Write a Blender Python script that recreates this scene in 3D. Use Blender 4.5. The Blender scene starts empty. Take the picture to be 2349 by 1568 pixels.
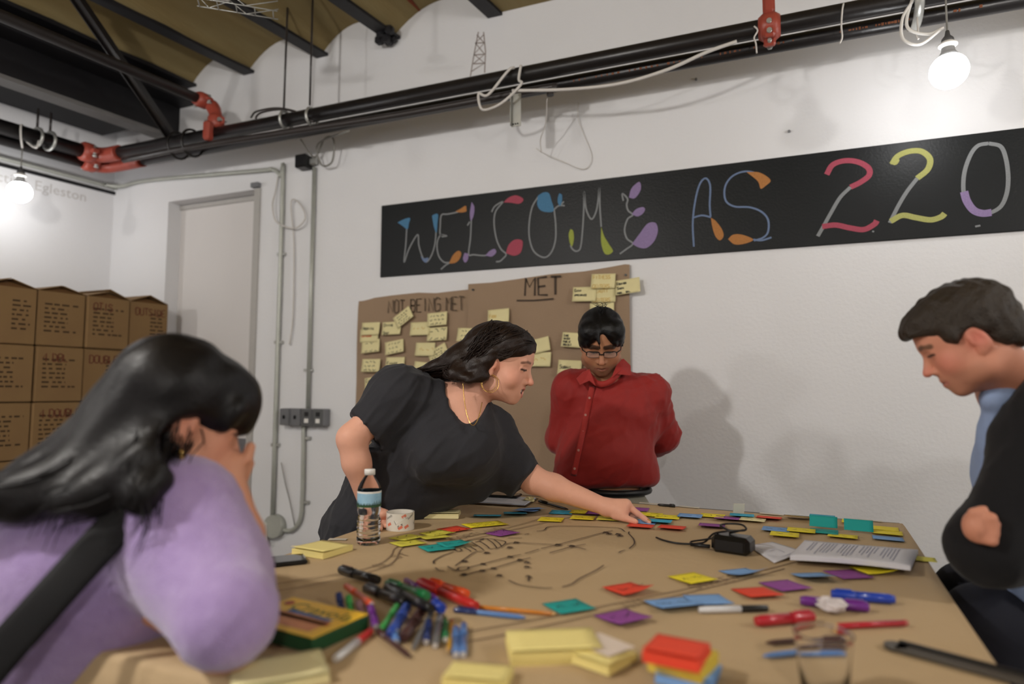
import bpy, math, random, sys
import numpy as np
from mathutils import Vector, Matrix, Euler

# ---------------------------------------------------------------- camera
IW, IH = 2349, 1568                       # the photograph's frame
FPX = 1500.0                              # focal length in pixels (23 mm on 36 mm)
PITCH, ROLL, YAW = [math.radians(a) for a in (4.23, 0.26, 22.43)]
CAM = np.array([0.0, 0.0, 1.33])
TZ = 0.92                                 # table top height
WY = 3.3                                  # back wall
WXL = -4.59                               # left wall
scene = bpy.context.scene
col = scene.collection

def _basis():
    cy, sy = math.cos(YAW), math.sin(YAW)
    fwd = np.array([-sy, cy, 0]); rt = np.array([cy, sy, 0]); up = np.array([0, 0, 1.0])
    f = fwd * math.cos(PITCH) + up * math.sin(PITCH)
    u = up * math.cos(PITCH) - fwd * math.sin(PITCH)
    r = rt * math.cos(ROLL) + u * math.sin(ROLL)
    u = u * math.cos(ROLL) - rt * math.sin(ROLL)
    return r, u, f
CR, CU, CF = _basis()

cam_d = bpy.data.cameras.new('camera')
cam_d.sensor_width = 36.0
cam_d.lens = FPX / IW * 36.0
cam_d.clip_start = 0.05
cam = bpy.data.objects.new('camera', cam_d)
col.objects.link(cam)
cam.matrix_world = Matrix(((CR[0], CU[0], -CF[0], CAM[0]), (CR[1], CU[1], -CF[1], CAM[1]),
                           (CR[2], CU[2], -CF[2], CAM[2]), (0, 0, 0, 1)))
cam_d.dof.use_dof = True
cam_d.dof.focus_distance = 2.2
cam_d.dof.aperture_fstop = 1.4
scene.camera = cam

# ---------------------------------------------------------------- world, exposure
w = bpy.data.worlds.new('world'); scene.world = w
w.use_nodes = True
w.node_tree.nodes['Background'].inputs[0].default_value = (0.9, 0.95, 1.0, 1)
w.node_tree.nodes['Background'].inputs[1].default_value = 0.05
vs = scene.view_settings
vs.view_transform = 'Standard'; vs.look = 'None'; vs.exposure = 0.0; vs.gamma = 1.0
vs.use_curve_mapping = False
if hasattr(scene, 'cycles'):
    cy_ = scene.cycles
    cy_.max_bounces = 6; cy_.diffuse_bounces = 3; cy_.glossy_bounces = 2; cy_.transmission_bounces = 6; cy_.transparent_max_bounces = 6
    cy_.caustics_reflective = False; cy_.caustics_refractive = False
BULB_SEEN = 30.0      # strength of the globe bulbs in view
BULB_ROOM = 490.0     # strength of the bulbs that hang in the rest of the room

# ---------------------------------------------------------------- measuring helpers
def ray(x, y): return CF + CR * (x - IW / 2) / FPX - CU * (y - IH / 2) / FPX
def onz(x, y, z=TZ):
    d = ray(x, y); return CAM + d * ((z - CAM[2]) / d[2])
def ony(x, y, Y=WY):
    d = ray(x, y); return CAM + d * (Y / d[1])
def onx(x, y, X):
    d = ray(x, y); return CAM + d * (X / d[0])
SHK = 0.14                                # the left wall and the beams meet the back wall 8 degrees off square
SKEW = [False]
def onu(x, y, X0):
    """Pixel onto the skewed plane that meets the back wall at X0; unskewed coordinates."""
    d = ray(x, y); p = CAM + d * ((X0 - SHK * WY) / (d[0] - SHK * d[1])); return np.array([X0, p[1], p[2]])
def skew(p): return np.array([p[0] + SHK * (p[1] - WY), p[1], p[2]], float)
def P(x, y, d): return CAM + ray(x, y) * d
def A(*v): return np.array(v, float)
def unit(v):
    v = np.asarray(v, float); return v / (np.linalg.norm(v) + 1e-12)
rnd = random.Random(7)

# ---------------------------------------------------------------- materials
def lin(h):
    h = h.lstrip('#'); o = []
    for i in (0, 2, 4):
        c = int(h[i:i + 2], 16) / 255
        o.append(c / 12.92 if c <= 0.04045 else ((c + 0.055) / 1.055) ** 2.4)
    return (*o, 1)
MATS = {}
def mat(name, colour, rough=0.6, var=0.08, scale=30.0, bump=0.0, bscale=None, metal=0.0, spec=0.5, trans=0.0, ior=1.45,
        emit=0.0, sheen=0.0, attr=None, sss=0.0, stretch=None, colour2=None, coat=0.0, detail=4.0, alpha=1.0):
    """Principled material with a procedural noise in its colour and its relief."""
    if name in MATS: return MATS[name]
    m = bpy.data.materials.new(name); m.use_nodes = True
    nt = m.node_tree; b = nt.nodes['Principled BSDF']
    c = lin(colour) if isinstance(colour, str) else colour
    b.inputs['Roughness'].default_value = rough
    b.inputs['Metallic'].default_value = metal
    b.inputs['Specular IOR Level'].default_value = spec
    b.inputs['IOR'].default_value = ior
    b.inputs['Transmission Weight'].default_value = trans
    if sheen: b.inputs['Sheen Weight'].default_value = sheen; b.inputs['Sheen Roughness'].default_value = 0.4
    if coat: b.inputs['Coat Weight'].default_value = coat
    if sss:
        b.inputs['Subsurface Weight'].default_value = sss
        b.inputs['Subsurface Radius'].default_value = (0.008, 0.003, 0.0015)
        b.inputs['Subsurface Scale'].default_value = 1.0
    if emit:
        b.inputs['Emission Color'].default_value = c; b.inputs['Emission Strength'].default_value = emit
    if alpha < 1: b.inputs['Alpha'].default_value = alpha
    tc = nt.nodes.new('ShaderNodeTexCoord')
    mp = nt.nodes.new('ShaderNodeMapping'); nt.links.new(tc.outputs['Object'], mp.inputs['Vector'])
    if stretch: mp.inputs['Scale'].default_value = stretch
    nz = nt.nodes.new('ShaderNodeTexNoise'); nz.inputs['Scale'].default_value = scale; nz.inputs['Detail'].default_value = detail
    nt.links.new(mp.outputs['Vector'], nz.inputs['Vector'])
    mx = nt.nodes.new('ShaderNodeMix'); mx.data_type = 'RGBA'
    nt.links.new(nz.outputs['Fac'], mx.inputs['Factor'])
    c2 = lin(colour2) if colour2 else None
    if attr:
        at = nt.nodes.new('ShaderNodeAttribute'); at.attribute_name = attr
        hs = nt.nodes.new('ShaderNodeHueSaturation'); hs.inputs['Value'].default_value = 1 - var
        h2 = nt.nodes.new('ShaderNodeHueSaturation'); h2.inputs['Value'].default_value = 1 + var
        for h in (hs, h2): nt.links.new(at.outputs['Color'], h.inputs['Color'])
        nt.links.new(hs.outputs['Color'], mx.inputs['A']); nt.links.new(h2.outputs['Color'], mx.inputs['B'])
    else:
        mx.inputs['A'].default_value = (*[max(0, v * (1 - var)) for v in c[:3]], 1)
        mx.inputs['B'].default_value = c2 or (*[v * (1 + var) for v in c[:3]], 1)
    nt.links.new(mx.outputs['Result'], b.inputs['Base Color'])
    if bump:
        bp = nt.nodes.new('ShaderNodeBump'); bp.inputs['Strength'].default_value = min(1, bump); bp.inputs['Distance'].default_value = 0.004
        nb = nt.nodes.new('ShaderNodeTexNoise'); nb.inputs['Scale'].default_value = bscale or scale * 4; nb.inputs['Detail'].default_value = 3
        nt.links.new(mp.outputs['Vector'], nb.inputs['Vector'])
        nt.links.new(nb.outputs['Fac'], bp.inputs['Height']); nt.links.new(bp.outputs['Normal'], b.inputs['Normal'])
    MATS[name] = m
    return m

# ---------------------------------------------------------------- mesh builder
class MB:
    def __init__(s): s.v = []; s.f = []; s.m = []; s.smooth = []
    def add(s, vs_, fs, mi=0, sm=False):
        o = len(s.v); s.v.extend([tuple(map(float, p)) for p in vs_])
        for f in fs: s.f.append(tuple(i + o for i in f)); s.m.append(mi); s.smooth.append(sm)
        return s
    def box(s, c, size, rot=None, mi=0, bev=0.0):
        hx, hy, hz = [d / 2 for d in size]; c = np.asarray(c, float)
        R = np.eye(3) if rot is None else np.asarray(rot, float)
        if bev <= 0:
            pts = [(x, y, z) for z in (-hz, hz) for y in (-hy, hy) for x in (-hx, hx)]
            fs = [(0, 2, 3, 1), (4, 5, 7, 6), (0, 1, 5, 4), (2, 6, 7, 3), (0, 4, 6, 2), (1, 3, 7, 5)]
        else:
            b = min(bev, hx * .9, hy * .9, hz * .9); pts = []; 
            ring = []
            def corner(x, y, z):
                return [(x - math.copysign(b, x), y - math.copysign(b, y), z), (x - math.copysign(b, x), y, z - math.copysign(b, z)), (x, y - math.copysign(b, y), z - math.copysign(b, z))]
            idx = {}
            for sx in (-1, 1):
                for sy in (-1, 1):
                    for sz in (-1, 1):
                        idx[sx, sy, sz] = len(pts); pts += corner(sx * hx, sy * hy, sz * hz)
            g = lambda a, b_, c_, k: idx[a, b_, c_] + k
            fs = []
            for z in (-1, 1):
                q = [g(-1, -1, z, 0), g(1, -1, z, 0), g(1, 1, z, 0), g(-1, 1, z, 0)]; fs.append(q if z > 0 else q[::-1])
            for y in (-1, 1):
                q = [g(-1, y, -1, 1), g(1, y, -1, 1), g(1, y, 1, 1), g(-1, y, 1, 1)]; fs.append(q if y < 0 else q[::-1])
            for x in (-1, 1):
                q = [g(x, -1, -1, 2), g(x, 1, -1, 2), g(x, 1, 1, 2), g(x, -1, 1, 2)]; fs.append(q if x > 0 else q[::-1])
            for y in (-1, 1):
                for z in (-1, 1):
                    q = [g(-1, y, z, 0), g(1, y, z, 0), g(1, y, z, 1), g(-1, y, z, 1)]; fs.append(q if y * z < 0 else q[::-1])
            for x in (-1, 1):
                for z in (-1, 1):
                    q = [g(x, -1, z, 0), g(x, 1, z, 0), g(x, 1, z, 2), g(x, -1, z, 2)]; fs.append(q if x * z > 0 else q[::-1])
            for x in (-1, 1):
                for y in (-1, 1):
                    q = [g(x, y, -1, 1), g(x, y, 1, 1), g(x, y, 1, 2), g(x, y, -1, 2)]; fs.append(q if x * y < 0 else q[::-1])
            for sx in (-1, 1):
                for sy in (-1, 1):
                    for sz in (-1, 1):
                        q = [g(sx, sy, sz, k) for k in (0, 1, 2)]; fs.append(q if sx * sy * sz < 0 else q[::-1])
        return s.add([c + R @ np.array(p) for p in pts], fs, mi)
    def tube(s, pts, r, n=10, closed=False, caps=True, mi=0, flat=None):
        """Tube along pts; r a number or one per point; flat=(vec, ratio) squashes it."""
        pts = [np.asarray(p, float) for p in pts]; N = len(pts)
        rs = [r] * N if np.isscalar(r) else list(r)
        tang = []
        for i in range(N):
            a = pts[(i - 1) % N] if (closed or i > 0) else pts[i]
            b = pts[(i + 1) % N] if (closed or i < N - 1) else pts[i]
            tang.append(unit(b - a))
        ref = A(0, 0, 1) if abs(tang[0][2]) < 0.9 else A(1, 0, 0)
        u = unit(np.cross(tang[0], ref)); vs_ = []
        for i in range(N):
            u = unit(u - tang[i] * (u @ tang[i])); v = np.cross(tang[i], u)
            for k in range(n):
                a = 2 * math.pi * k / n
                d = (u * math.cos(a) + v * math.sin(a)) * rs[i]
                if flat is not None:
                    fv = unit(flat[0]); d = d - fv * (d @ fv) * (1 - flat[1])
                vs_.append(pts[i] + d)
        fs = []
        for i in range(N if closed else N - 1):
            j = (i + 1) % N
            for k in range(n):
                k2 = (k + 1) % n
                fs.append((i * n + k, i * n + k2, j * n + k2, j * n + k))
        s.add(vs_, fs, mi, True)
        if caps and not closed:
            o = len(s.v) - len(vs_)
            s.f.append(tuple(o + k for k in range(n))[::-1]); s.m.append(mi); s.smooth.append(False)
            s.f.append(tuple(o + (N - 1) * n + k for k in range(n))); s.m.append(mi); s.smooth.append(False)
        return s
    def cyl(s, a, b, r, r2=None, n=16, mi=0, caps=True): return s.tube([a, b], [r, r if r2 is None else r2], n, caps=caps, mi=mi)
    def lathe(s, prof, o=(0, 0, 0), n=24, R=None, mi=0, sm=True):
        o = np.asarray(o, float); R = np.eye(3) if R is None else np.asarray(R, float); vs_ = []
        for (r, z) in prof:
            for k in range(n):
                a = 2 * math.pi * k / n; vs_.append(o + R @ A(r * math.cos(a), r * math.sin(a), z))
        fs = [(i * n + k, i * n + (k + 1) % n, (i + 1) * n + (k + 1) % n, (i + 1) * n + k) for i in range(len(prof) - 1) for k in range(n)]
        return s.add(vs_, fs, mi, sm)
    def prism(s, poly, d, mi=0):
        """Closed polygon (3D points) pushed along d."""
        poly = [np.asarray(p, float) for p in poly]; d = np.asarray(d, float); n = len(poly)
        nrm = sum(np.cross(poly[i], poly[(i + 1) % n]) for i in range(n))
        vs_ = poly + [p + d for p in poly]
        fl = (nrm @ d) > 0
        fs = [tuple(range(n)), tuple(range(2 * n - 1, n - 1, -1))] + [(i, i + n, (i + 1) % n + n, (i + 1) % n) for i in range(n)]
        if fl: fs = [f[::-1] for f in fs]
        return s.add(vs_, fs, mi)
    def strip(s, pts, w, nrm, mi=0, taper=None):
        """Flat ribbon along pts, lying in the plane of normal nrm (ink, chalk, tape)."""
        pts = [np.asarray(p, float) for p in pts]; N = len(pts); vs_ = []; nrm = unit(nrm)
        for i in range(N):
            t = unit(pts[min(N - 1, i + 1)] - pts[max(0, i - 1)]); b = np.cross(nrm, t)
            ww = (w if np.isscalar(w) else w[i]) / 2
            vs_ += [pts[i] - b * ww, pts[i] + b * ww]
        return s.add(vs_, [(2 * i, 2 * i + 2, 2 * i + 3, 2 * i + 1) for i in range(N - 1)], mi)
    def obj(s, name, mats, parent=None, origin=None, mw=None, smooth=None):
        """Link as one mesh object. Points are world points (or the parent's own space if the parent is posed)."""
        if origin is None: origin = A(0, 0, 0)
        origin = np.asarray(origin, float)
        shift = origin
        q = parent
        while q is not None and q.get('_o') is None: q = q.parent
        if q is not None: shift = A(*q['_o']); origin = A(0, 0, 0)
        me = bpy.data.meshes.new(name)
        vv = np.asarray(s.v, float) if len(s.v) else np.zeros((0, 3))
        if SKEW[0]: vv = vv.copy(); vv[:, 0] += SHK * (vv[:, 1] - WY)
        vv = vv - shift
        me.from_pydata(vv.tolist(), [], s.f)
        for m in (mats if isinstance(mats, (list, tuple)) else [mats]): me.materials.append(m)
        me.polygons.foreach_set('material_index', s.m)
        me.polygons.foreach_set('use_smooth', s.smooth if smooth is None else [smooth] * len(s.f))
        me.update()
        return link(name, me, parent, origin, mw)

def link(name, me, parent=None, loc=(0, 0, 0), mw=None):
    o = bpy.data.objects.new(name, me); col.objects.link(o)
    o.location = tuple(map(float, loc))
    if mw is not None: o.matrix_world = mw
    if parent is not None: o.parent = parent
    return o
def tag(o, label, cat, group=None, kind=None):
    o['label'] = label; o['category'] = cat
    if group: o['group'] = group
    if kind: o['kind'] = kind
    return o
def thing(name, label, cat, loc=(0, 0, 0), group=None):
    """An Empty at the base of a thing; its parts are given in world points."""
    o = bpy.data.objects.new(name, None); col.objects.link(o)
    if SKEW[0]: loc = skew(loc)
    o.location = tuple(map(float, loc)); o['_o'] = [float(v) for v in loc]; o.empty_display_size = 0.05
    return tag(o, label, cat, group)
def posed(name, label, cat, mw, group=None):
    """An Empty with a full pose; its parts are given in its own space."""
    o = bpy.data.objects.new(name, None); col.objects.link(o); o.matrix_world = mw; o.empty_display_size = 0.05
    return tag(o, label, cat, group)
def struct(o, label, cat):
    o['kind'] = 'structure'; o['label'] = label; o['category'] = cat; return o
def rotz(a): c, s_ = math.cos(a), math.sin(a); return np.array([[c, -s_, 0], [s_, c, 0], [0, 0, 1.0]])
def frame(fwd, up=(0, 0, 1)):
    """Columns: right, forward, up."""
    f = unit(fwd); u = unit(np.asarray(up, float) - f * (np.asarray(up, float) @ f)); return np.column_stack([np.cross(f, u), f, u])
def mw_from(R, t): return Matrix(((*R[0], t[0]), (*R[1], t[1]), (*R[2], t[2]), (0, 0, 0, 1)))
def bez(pts, n=12):
    """Catmull-Rom curve through pts."""
    pts = [np.asarray(p, float) for p in pts]; q = [2 * pts[0] - pts[1]] + pts + [2 * pts[-1] - pts[-2]]; out = []
    for i in range(1, len(q) - 2):
        for k in range(n):
            t = k / n; a, b, c, d = q[i - 1:i + 3]
            out.append(0.5 * ((2 * b) + (c - a) * t + (2 * a - 5 * b + 4 * c - d) * t * t + (3 * b - a - 3 * c + d) * t ** 3))
    return out + [pts[-1]]

# single-stroke hand lettering on a 4 x 6 grid
GL = {'A': '002640 1232', 'B': '0006 063645443303 0333424130 3000', 'C': '4536160501103041', 'D': '00062645412000', 'E': '46060040 0333',
      'F': '460600 0333', 'G': '45361605011030414323', 'H': '0006 4046 0343', 'I': '2026', 'J': '46411001', 'K': '0006 460340', 'L': '060040', 'M': '0006234640',
      'N': '00064046', 'O': '160501103041453616', 'P': '00063645443303', 'Q': '160501103041453616 2240', 'R': '00063645443303 2340',
      'S': '4536160504334241301001', 'T': '0646 2620', 'U': '060110304146', 'V': '062046', 'W': '0610243046', 'X': '0046 0640', 'Y': '062346 2320',
      'Z': '06460040', '0': '160501103041453616', '2': '0516364544 0040', '4': '30360242', '.': '2021', ',': '2110', '&': '400516251001 20 42', '-': '1333'}
def lettering(mb, text, o, ux, uy, h, w, nrm, jit=0.06, gap=0.35, mi=0):
    """Hand-written strokes starting at o, advancing along ux, standing along uy, h tall."""
    x = 0.0; s6 = h / 6; o = np.asarray(o, float)
    for ch in text:
        if ch == ' ': x += h * 0.5; continue
        sc = 1.0 if ch.isupper() or not ch.isalpha() else 0.68
        g = GL.get(ch.upper())
        if not g: x += h * .4; continue
        for st in g.split():
            pp = [(int(st[i]), int(st[i + 1])) for i in range(0, len(st) - 1, 2)]
            pts = [o + ux * (x + (a * .8 + rnd.uniform(-jit, jit) * 4) * s6 * sc) + uy * ((b + rnd.uniform(-jit, jit) * 4) * s6 * sc) for a, b in pp]
            if len(pts) > 1: mb.strip(pts, w, nrm, mi)
        x += (4 * .8 * sc + gap * 4) * s6
    return x
def printed(text, size, extrude=0.0):
    """Printed lettering as a mesh in the XY plane (built-in typeface)."""
    c = bpy.data.curves.new('t', 'FONT'); c.body = text; c.size = size; c.extrude = extrude; c.resolution_u = 2
    o = bpy.data.objects.new('t', c); me = bpy.data.meshes.new_from_object(o)
    vs_ = [tuple(v.co) for v in me.vertices]; fs = [tuple(p.vertices) for p in me.polygons]
    bpy.data.objects.remove(o); bpy.data.curves.remove(c); bpy.data.meshes.remove(me)
    return vs_, fs
# ================================================================ the room
M_wall = mat('white_wall_paint', '#e5e5e7', 0.75, 0.03, 3.0, 0.35, 60.0)
M_wall2 = mat('white_panel_paint', '#dedad8', 0.7, 0.03, 2.0, 0.15, 40.0)
M_ceil = mat('stained_plaster', '#a8986c', 0.9, 0.25, 2.6, 0.8, 16.0, stretch=(5, .7, 5), colour2='#7f6a40', detail=8)
M_floor = mat('concrete_floor', '#6b6660', 0.7, 0.2, 4.0, 0.3)
M_black = mat('black_steel', '#17161a', 0.5, 0.3, 12.0, 0.2)
M_pipe = mat('black_pipe_paint', '#1d1a1a', 0.32, 0.25, 9.0, 0.15)
M_pipe2 = mat('dark_grey_pipe_paint', '#35302f', 0.35, 0.2, 9.0, 0.15)
M_orange = mat('orange_red_coupling_paint', '#a0483a', 0.4, 0.2, 20.0, 0.2)
M_galv = mat('galvanised_steel', '#b9bab6', 0.38, 0.12, 25.0, 0.1, metal=0.7)
M_galv2 = mat('painted_conduit', '#b4b6ae', 0.4, 0.12, 15.0, metal=0.25)
M_box_grey = mat('grey_steel_box', '#85868a', 0.5, 0.1, 20.0, metal=0.4)
M_dark = mat('dark_plastic', '#121214', 0.4, 0.1)
M_white = mat('white_plastic', '#e8e6e2', 0.35, 0.03)
M_cable = mat('white_cable', '#cfcbc6', 0.5, 0.05)
M_greycable = mat('grey_cable', '#84827c', 0.5, 0.08)
M_trim = mat('grey_trim', '#b3b0ac', 0.6, 0.06)
RX, FY, CZ = 3.3, -3.6, 3.48
XF = WXL - 1.2

struct(MB().box(((XF + RX) / 2, (WY + FY) / 2, -0.05), (RX - XF + .4, WY - FY + .6, 0.1)).obj('floor', M_floor), 'grey concrete floor under the table', 'floor')
mb = MB(); REC0, REC1, RECZ = -4.02, -3.195, 2.66
mb.box(((WXL - .1 + REC0) / 2, WY + .08, 1.9), (REC0 - WXL + .1, .16, 3.8))
mb.box(((RX + REC1) / 2, WY + .08, 1.9), (RX - REC1, .16, 3.8))
mb.box(((REC0 + REC1) / 2, WY + .08, (RECZ + 3.8) / 2), (REC1 - REC0, .16, 3.8 - RECZ))
struct(mb.obj('wall_back', M_wall), 'white painted wall behind the table', 'wall')
SKEW[0] = True
struct(MB().box((WXL - .08, (WY + FY) / 2, 1.9), (.16, WY - FY, 3.8)).obj('wall_left', M_wall), 'white wall behind the stacked boxes', 'wall')
SKEW[0] = False
struct(MB().box((RX + .08, (WY + FY) / 2, 1.9), (.16, WY - FY + .32, 3.8)).obj('wall_right', M_wall), 'white side wall beyond the table', 'wall')
struct(MB().box(((XF + RX) / 2, FY - .08, 1.9), (RX - XF, .16, 3.8)).obj('wall_front', M_wall), 'white wall opposite the chalkboard', 'wall')
# recessed panel and its trim
o = MB().box(((REC0 + REC1) / 2, WY + .135, (1.0 + RECZ) / 2), (REC1 - REC0, .05, RECZ - 1.0)).obj('door_1', M_wall2)
struct(o, 'blank white panel set back in the wall beside the boxes', 'panel')
MB().box(((REC0 + REC1) / 2, WY + .105, RECZ - .02), (REC1 - REC0, .02, .03)).obj('top_rail', M_trim, o)
o = MB().box(((REC0 + REC1) / 2, WY + .135, .5), (REC1 - REC0, .05, 1.0)).obj('trim_1', mat('grey_lower_panel', '#77767a', 0.6))
struct(o, 'grey lower panel under the white recessed panel', 'panel')
mb = MB(); mb.box((REC1 - .012, WY + .045, RECZ / 2), (.025, .11, RECZ)); mb.box((REC1 + .013, WY - .006, RECZ / 2), (.026, .012, RECZ))
struct(mb.obj('trim_2', M_trim), 'grey upright trim on the right of the recess', 'trim')
MB().box((REC1 - .005, WY - .02, RECZ + .02), (.06, .03, .03)).obj('corner_bracket', M_box_grey, bpy.data.objects['trim_2'])
# left wall details: dark slot and pale lintel strip
SKEW[0] = True
mb = MB(); a = onu(0, 381, WXL); b = onu(262, 441, WXL)
mb.box((WXL + .008, (-3 + b[1]) / 2, (a[2] + b[2]) / 2), (.016, b[1] + 3, .022))
struct(mb.obj('trim_3', M_black), 'black slot line along the top of the left wall', 'trim')
# ---- lettering on the left wall
M_faint = mat('faint_grey_print', '#c6c3c1', 0.8, 0.02); pa = onu(197, 456, WXL + .002); adv = 0.0
t = thing('wall_lettering', 'faint grey printed lettering high on the left wall', 'lettering', (WXL, pa[1], pa[2]))
for wd_ in ('Egleston', 'Interactive'):
    vs_, fs = printed(wd_, 0.098); wid = max(v[0] for v in vs_)
    MB().add([(WXL + .002, pa[1] - adv - (wid - v[0]), pa[2] - .02 + v[1]) for v in vs_], fs).obj('word', M_faint, t); adv += wid + .035

# ---- ceiling: shallow vaults between black steel beams
BX = [-4.8, -3.838, -3.308, -2.695, -2.153, -1.475]
ceil = bpy.data.objects.new('ceiling', None); col.objects.link(ceil); ceil['_o'] = [0, 0, 0]
struct(ceil, 'stained ochre vaulted ceiling between black beams', 'ceiling')
for i in range(len(BX) - 1):
    a, b = BX[i], BX[i + 1]; mb = MB(); n = 14; pv = []
    ys = np.linspace(FY, WY, 24)
    for y in ys:
        for k in range(n + 1):
            t = k / n; x = a + (b - a) * t
            z = CZ + .02 + .15 * (1 - (2 * t - 1) ** 2) + 0.006 * math.sin(9 * y + 5 * x)
            pv.append((x, y, z))
    fs = [(r * (n + 1) + k, (r + 1) * (n + 1) + k, (r + 1) * (n + 1) + k + 1, r * (n + 1) + k + 1) for r in range(len(ys) - 1) for k in range(n)]
    mb.add(pv, fs, 0, True); mb.obj('vault_bay', M_ceil, ceil)
MB().box(((BX[-1] + RX + 1.2) / 2, (WY + FY) / 2, CZ + .06), (RX + 1.2 - BX[-1], WY - FY, .1)).obj('flat_bay', M_ceil, ceil)
M_brick = mat('bare_brick', '#7c3a20', 0.9, 0.3, 30, 0.6)
for (x, y, s_) in ((925, 22, .06), (940, 40, .07), (948, 22, .04)):
    p = onz(x, y, CZ + .12); MB().box((p[0] - SHK * (p[1] - WY), p[1], CZ + .155), (s_, .17, .035), rotz(.2)).obj('brick', M_brick, ceil)
for i, x in enumerate(BX[1:]):
    mb = MB(); y0, y1 = FY, WY - .002; wf = .045; z0 = CZ - .01
    sec = [(-wf, 0), (wf, 0), (wf, .018), (.01, .026), (.01, .12), (-.01, .12), (-.01, .026), (-wf, .018)]
    mb.prism([(x + p[0], y0, z0 + p[1]) for p in sec], (0, y1 - y0, 0))
    o = mb.obj('ceiling_beam', M_black)
    lab = ['black ceiling beam nearest the left wall, over the strut', 'black ceiling beam above the strut and the cross pipe', 'black ceiling beam behind the hanging rods',
           'black ceiling beam with a clamp at its end', 'short black ceiling beam nearest the chalkboard'][i]
    struct(o, lab, 'beam'); o['group'] = 'ceiling beams'
    if i == 3:
        mb = MB(); p = A(x, WY - .03, z0)
        for k in range(6): mb.box(p + A(rnd.uniform(-.05, .05), rnd.uniform(-.08, .0), rnd.uniform(-.03, .01)), (.05, .05, .05), rotz(rnd.random()), bev=.012)
        mb.obj('clamp', M_black, o)
# deep girder and lower header near the left wall
mb = MB(); gx = -3.97
mb.box((gx, (FY + WY) / 2, 3.36), (.05, WY - FY - .004, .50)); mb.box((gx + .08, (FY + WY) / 2, 3.35), (.22, WY - FY - .004, .035))
struct(mb.obj('girder', M_black), 'deep black steel girder along the left wall', 'girder')
MB().box((gx + .0, (FY + WY) / 2, 3.10), (.12, WY - FY - .004, .025)).obj('bottom_flange', mat('grey_flange', '#6f6d6c', 0.6, .15, 6), bpy.data.objects['girder'])
mb = MB(); mb.box((-4.33, (FY + 3.19) / 2, 3.36), (.50, 3.19 - FY, .34))
struct(mb.obj('header_beam', mat('black_header_paint', '#0e0e13', 0.6, .2, 6)), 'blue black header above the left wall pipes', 'beam')
SKEW[0] = False
# diagonal strut (two rails and a web)
p0 = ony(392, 312, 3.0); p1 = onz(178, 0, 3.42); mb = MB(); ax = unit(p1 - p0); sd = unit(np.cross(ax, (0, 0, 1))); R = np.column_stack([ax, sd, np.cross(ax, sd)])
Ls = np.linalg.norm(p1 - p0) + .1; c = (p0 + p1) / 2
mb.box(c, (Ls, .05, .012), R); mb.box(c + sd * .026, (Ls, .006, .04), R); mb.box(c - sd * .026, (Ls, .006, .04), R)
tag(mb.obj('strut', M_pipe, origin=p0), 'black channel strut slanting up from the pipe bundle', 'strut')

# ---- pipes
def coupling(p, ax, r, parent, up=(0, 0, 1), mate=M_orange):
    """Grooved pipe coupling: two half shells, ears and bolts."""
    ax = unit(ax); up = unit(np.asarray(up, float) - ax * (np.asarray(up, float) @ ax)); sd = np.cross(ax, up); p = np.asarray(p, float)
    mb = MB(); mb.tube([p - ax * .045, p - ax * .03, p - ax * .022, p + ax * .022, p + ax * .03, p + ax * .045], [r * 1.12, r * 1.4, r * 1.52, r * 1.52, r * 1.4, r * 1.12], 18)
    R = np.column_stack([ax, sd, up])
    for s_ in (-1, 1): mb.box(p + sd * s_ * r * 1.75, (.05, r * .9, r * .75), R, bev=.008)
    o = mb.obj('coupling', mate, parent)
    for s_ in (-1, 1):
        b = MB(); q = p + sd * s_ * r * 1.8; b.cyl(q - up * r * .75, q + up * r * .75, .009, n=6); b.cyl(q - up * r * .95, q - up * r * .65, .014, n=6); b.obj('bolt', M_galv, o)
    return o
PY = 2.95; PZ = 2.908; PR = .039
XC = -4.06
t = thing('sprinkler_pipe', 'thick black sprinkler main running above the chalkboard', 'pipe', (-2, PY, PZ))
MB().cyl((XC, PY, PZ), (RX, PY, PZ), PR, n=24).obj('pipe', M_pipe, t)
coupling((ony(1765, 70, PY)[0], PY, PZ), (1, 0, 0), PR, t, (0, -1, 0))
q = ony(1765, 70, PY); mb = MB(); mb.box((q[0], PY - .04, PZ - .02), (.05, .03, .09), bev=.01); mb.box((q[0], PY - .02, PZ + .09), (.05, .05, .09), bev=.012); mb.obj('outlet', M_orange, t)
for s_ in (-1, 1): MB().cyl((q[0], PY - .065, PZ - .045 + .03 * (s_ + 1) / 2 * 1.4), (q[0], PY - .05, PZ - .045 + .03 * (s_ + 1) / 2 * 1.4), .011, n=10).obj('bolt', M_galv, t)
t2 = thing('sprinkler_pipe', 'second black pipe with stencilled marks behind the thick main', 'pipe', (-2, PY + .11, 2.878))
mb = MB(); mb.cyl((-3.98, PY + .11, 2.878), (RX, PY + .11, 2.878), .034, n=20); mb.obj('pipe', M_pipe, t2)
M_sten = mat('orange_stencil', '#7c4a2e', 0.7, 0.3, 60)
mb = MB()
for (xa, xb, n_) in ((1290, 1620, 26), (1650, 1850, 18), (1925, 2090, 22), (2190, 2260, 7)):
    for k in range(n_):
        if rnd.random() < .25: continue
        x = ony(xa + (xb - xa) * k / n_, 0, PY + .076)[0]; hh = rnd.uniform(.006, .013); ww = rnd.uniform(.004, .012)
        mb.strip([(x, PY + .0775, 2.868 - hh / 2), (x, PY + .0765, 2.868 + hh / 2)], ww, (0, -1, 0))
mb.obj('stencil_marks', M_sten, t2)
t3 = thing('conduit', 'slim dark grey pipe under the thick main near the corner', 'pipe', (-3.5, PY - .03, 2.84))
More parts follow.
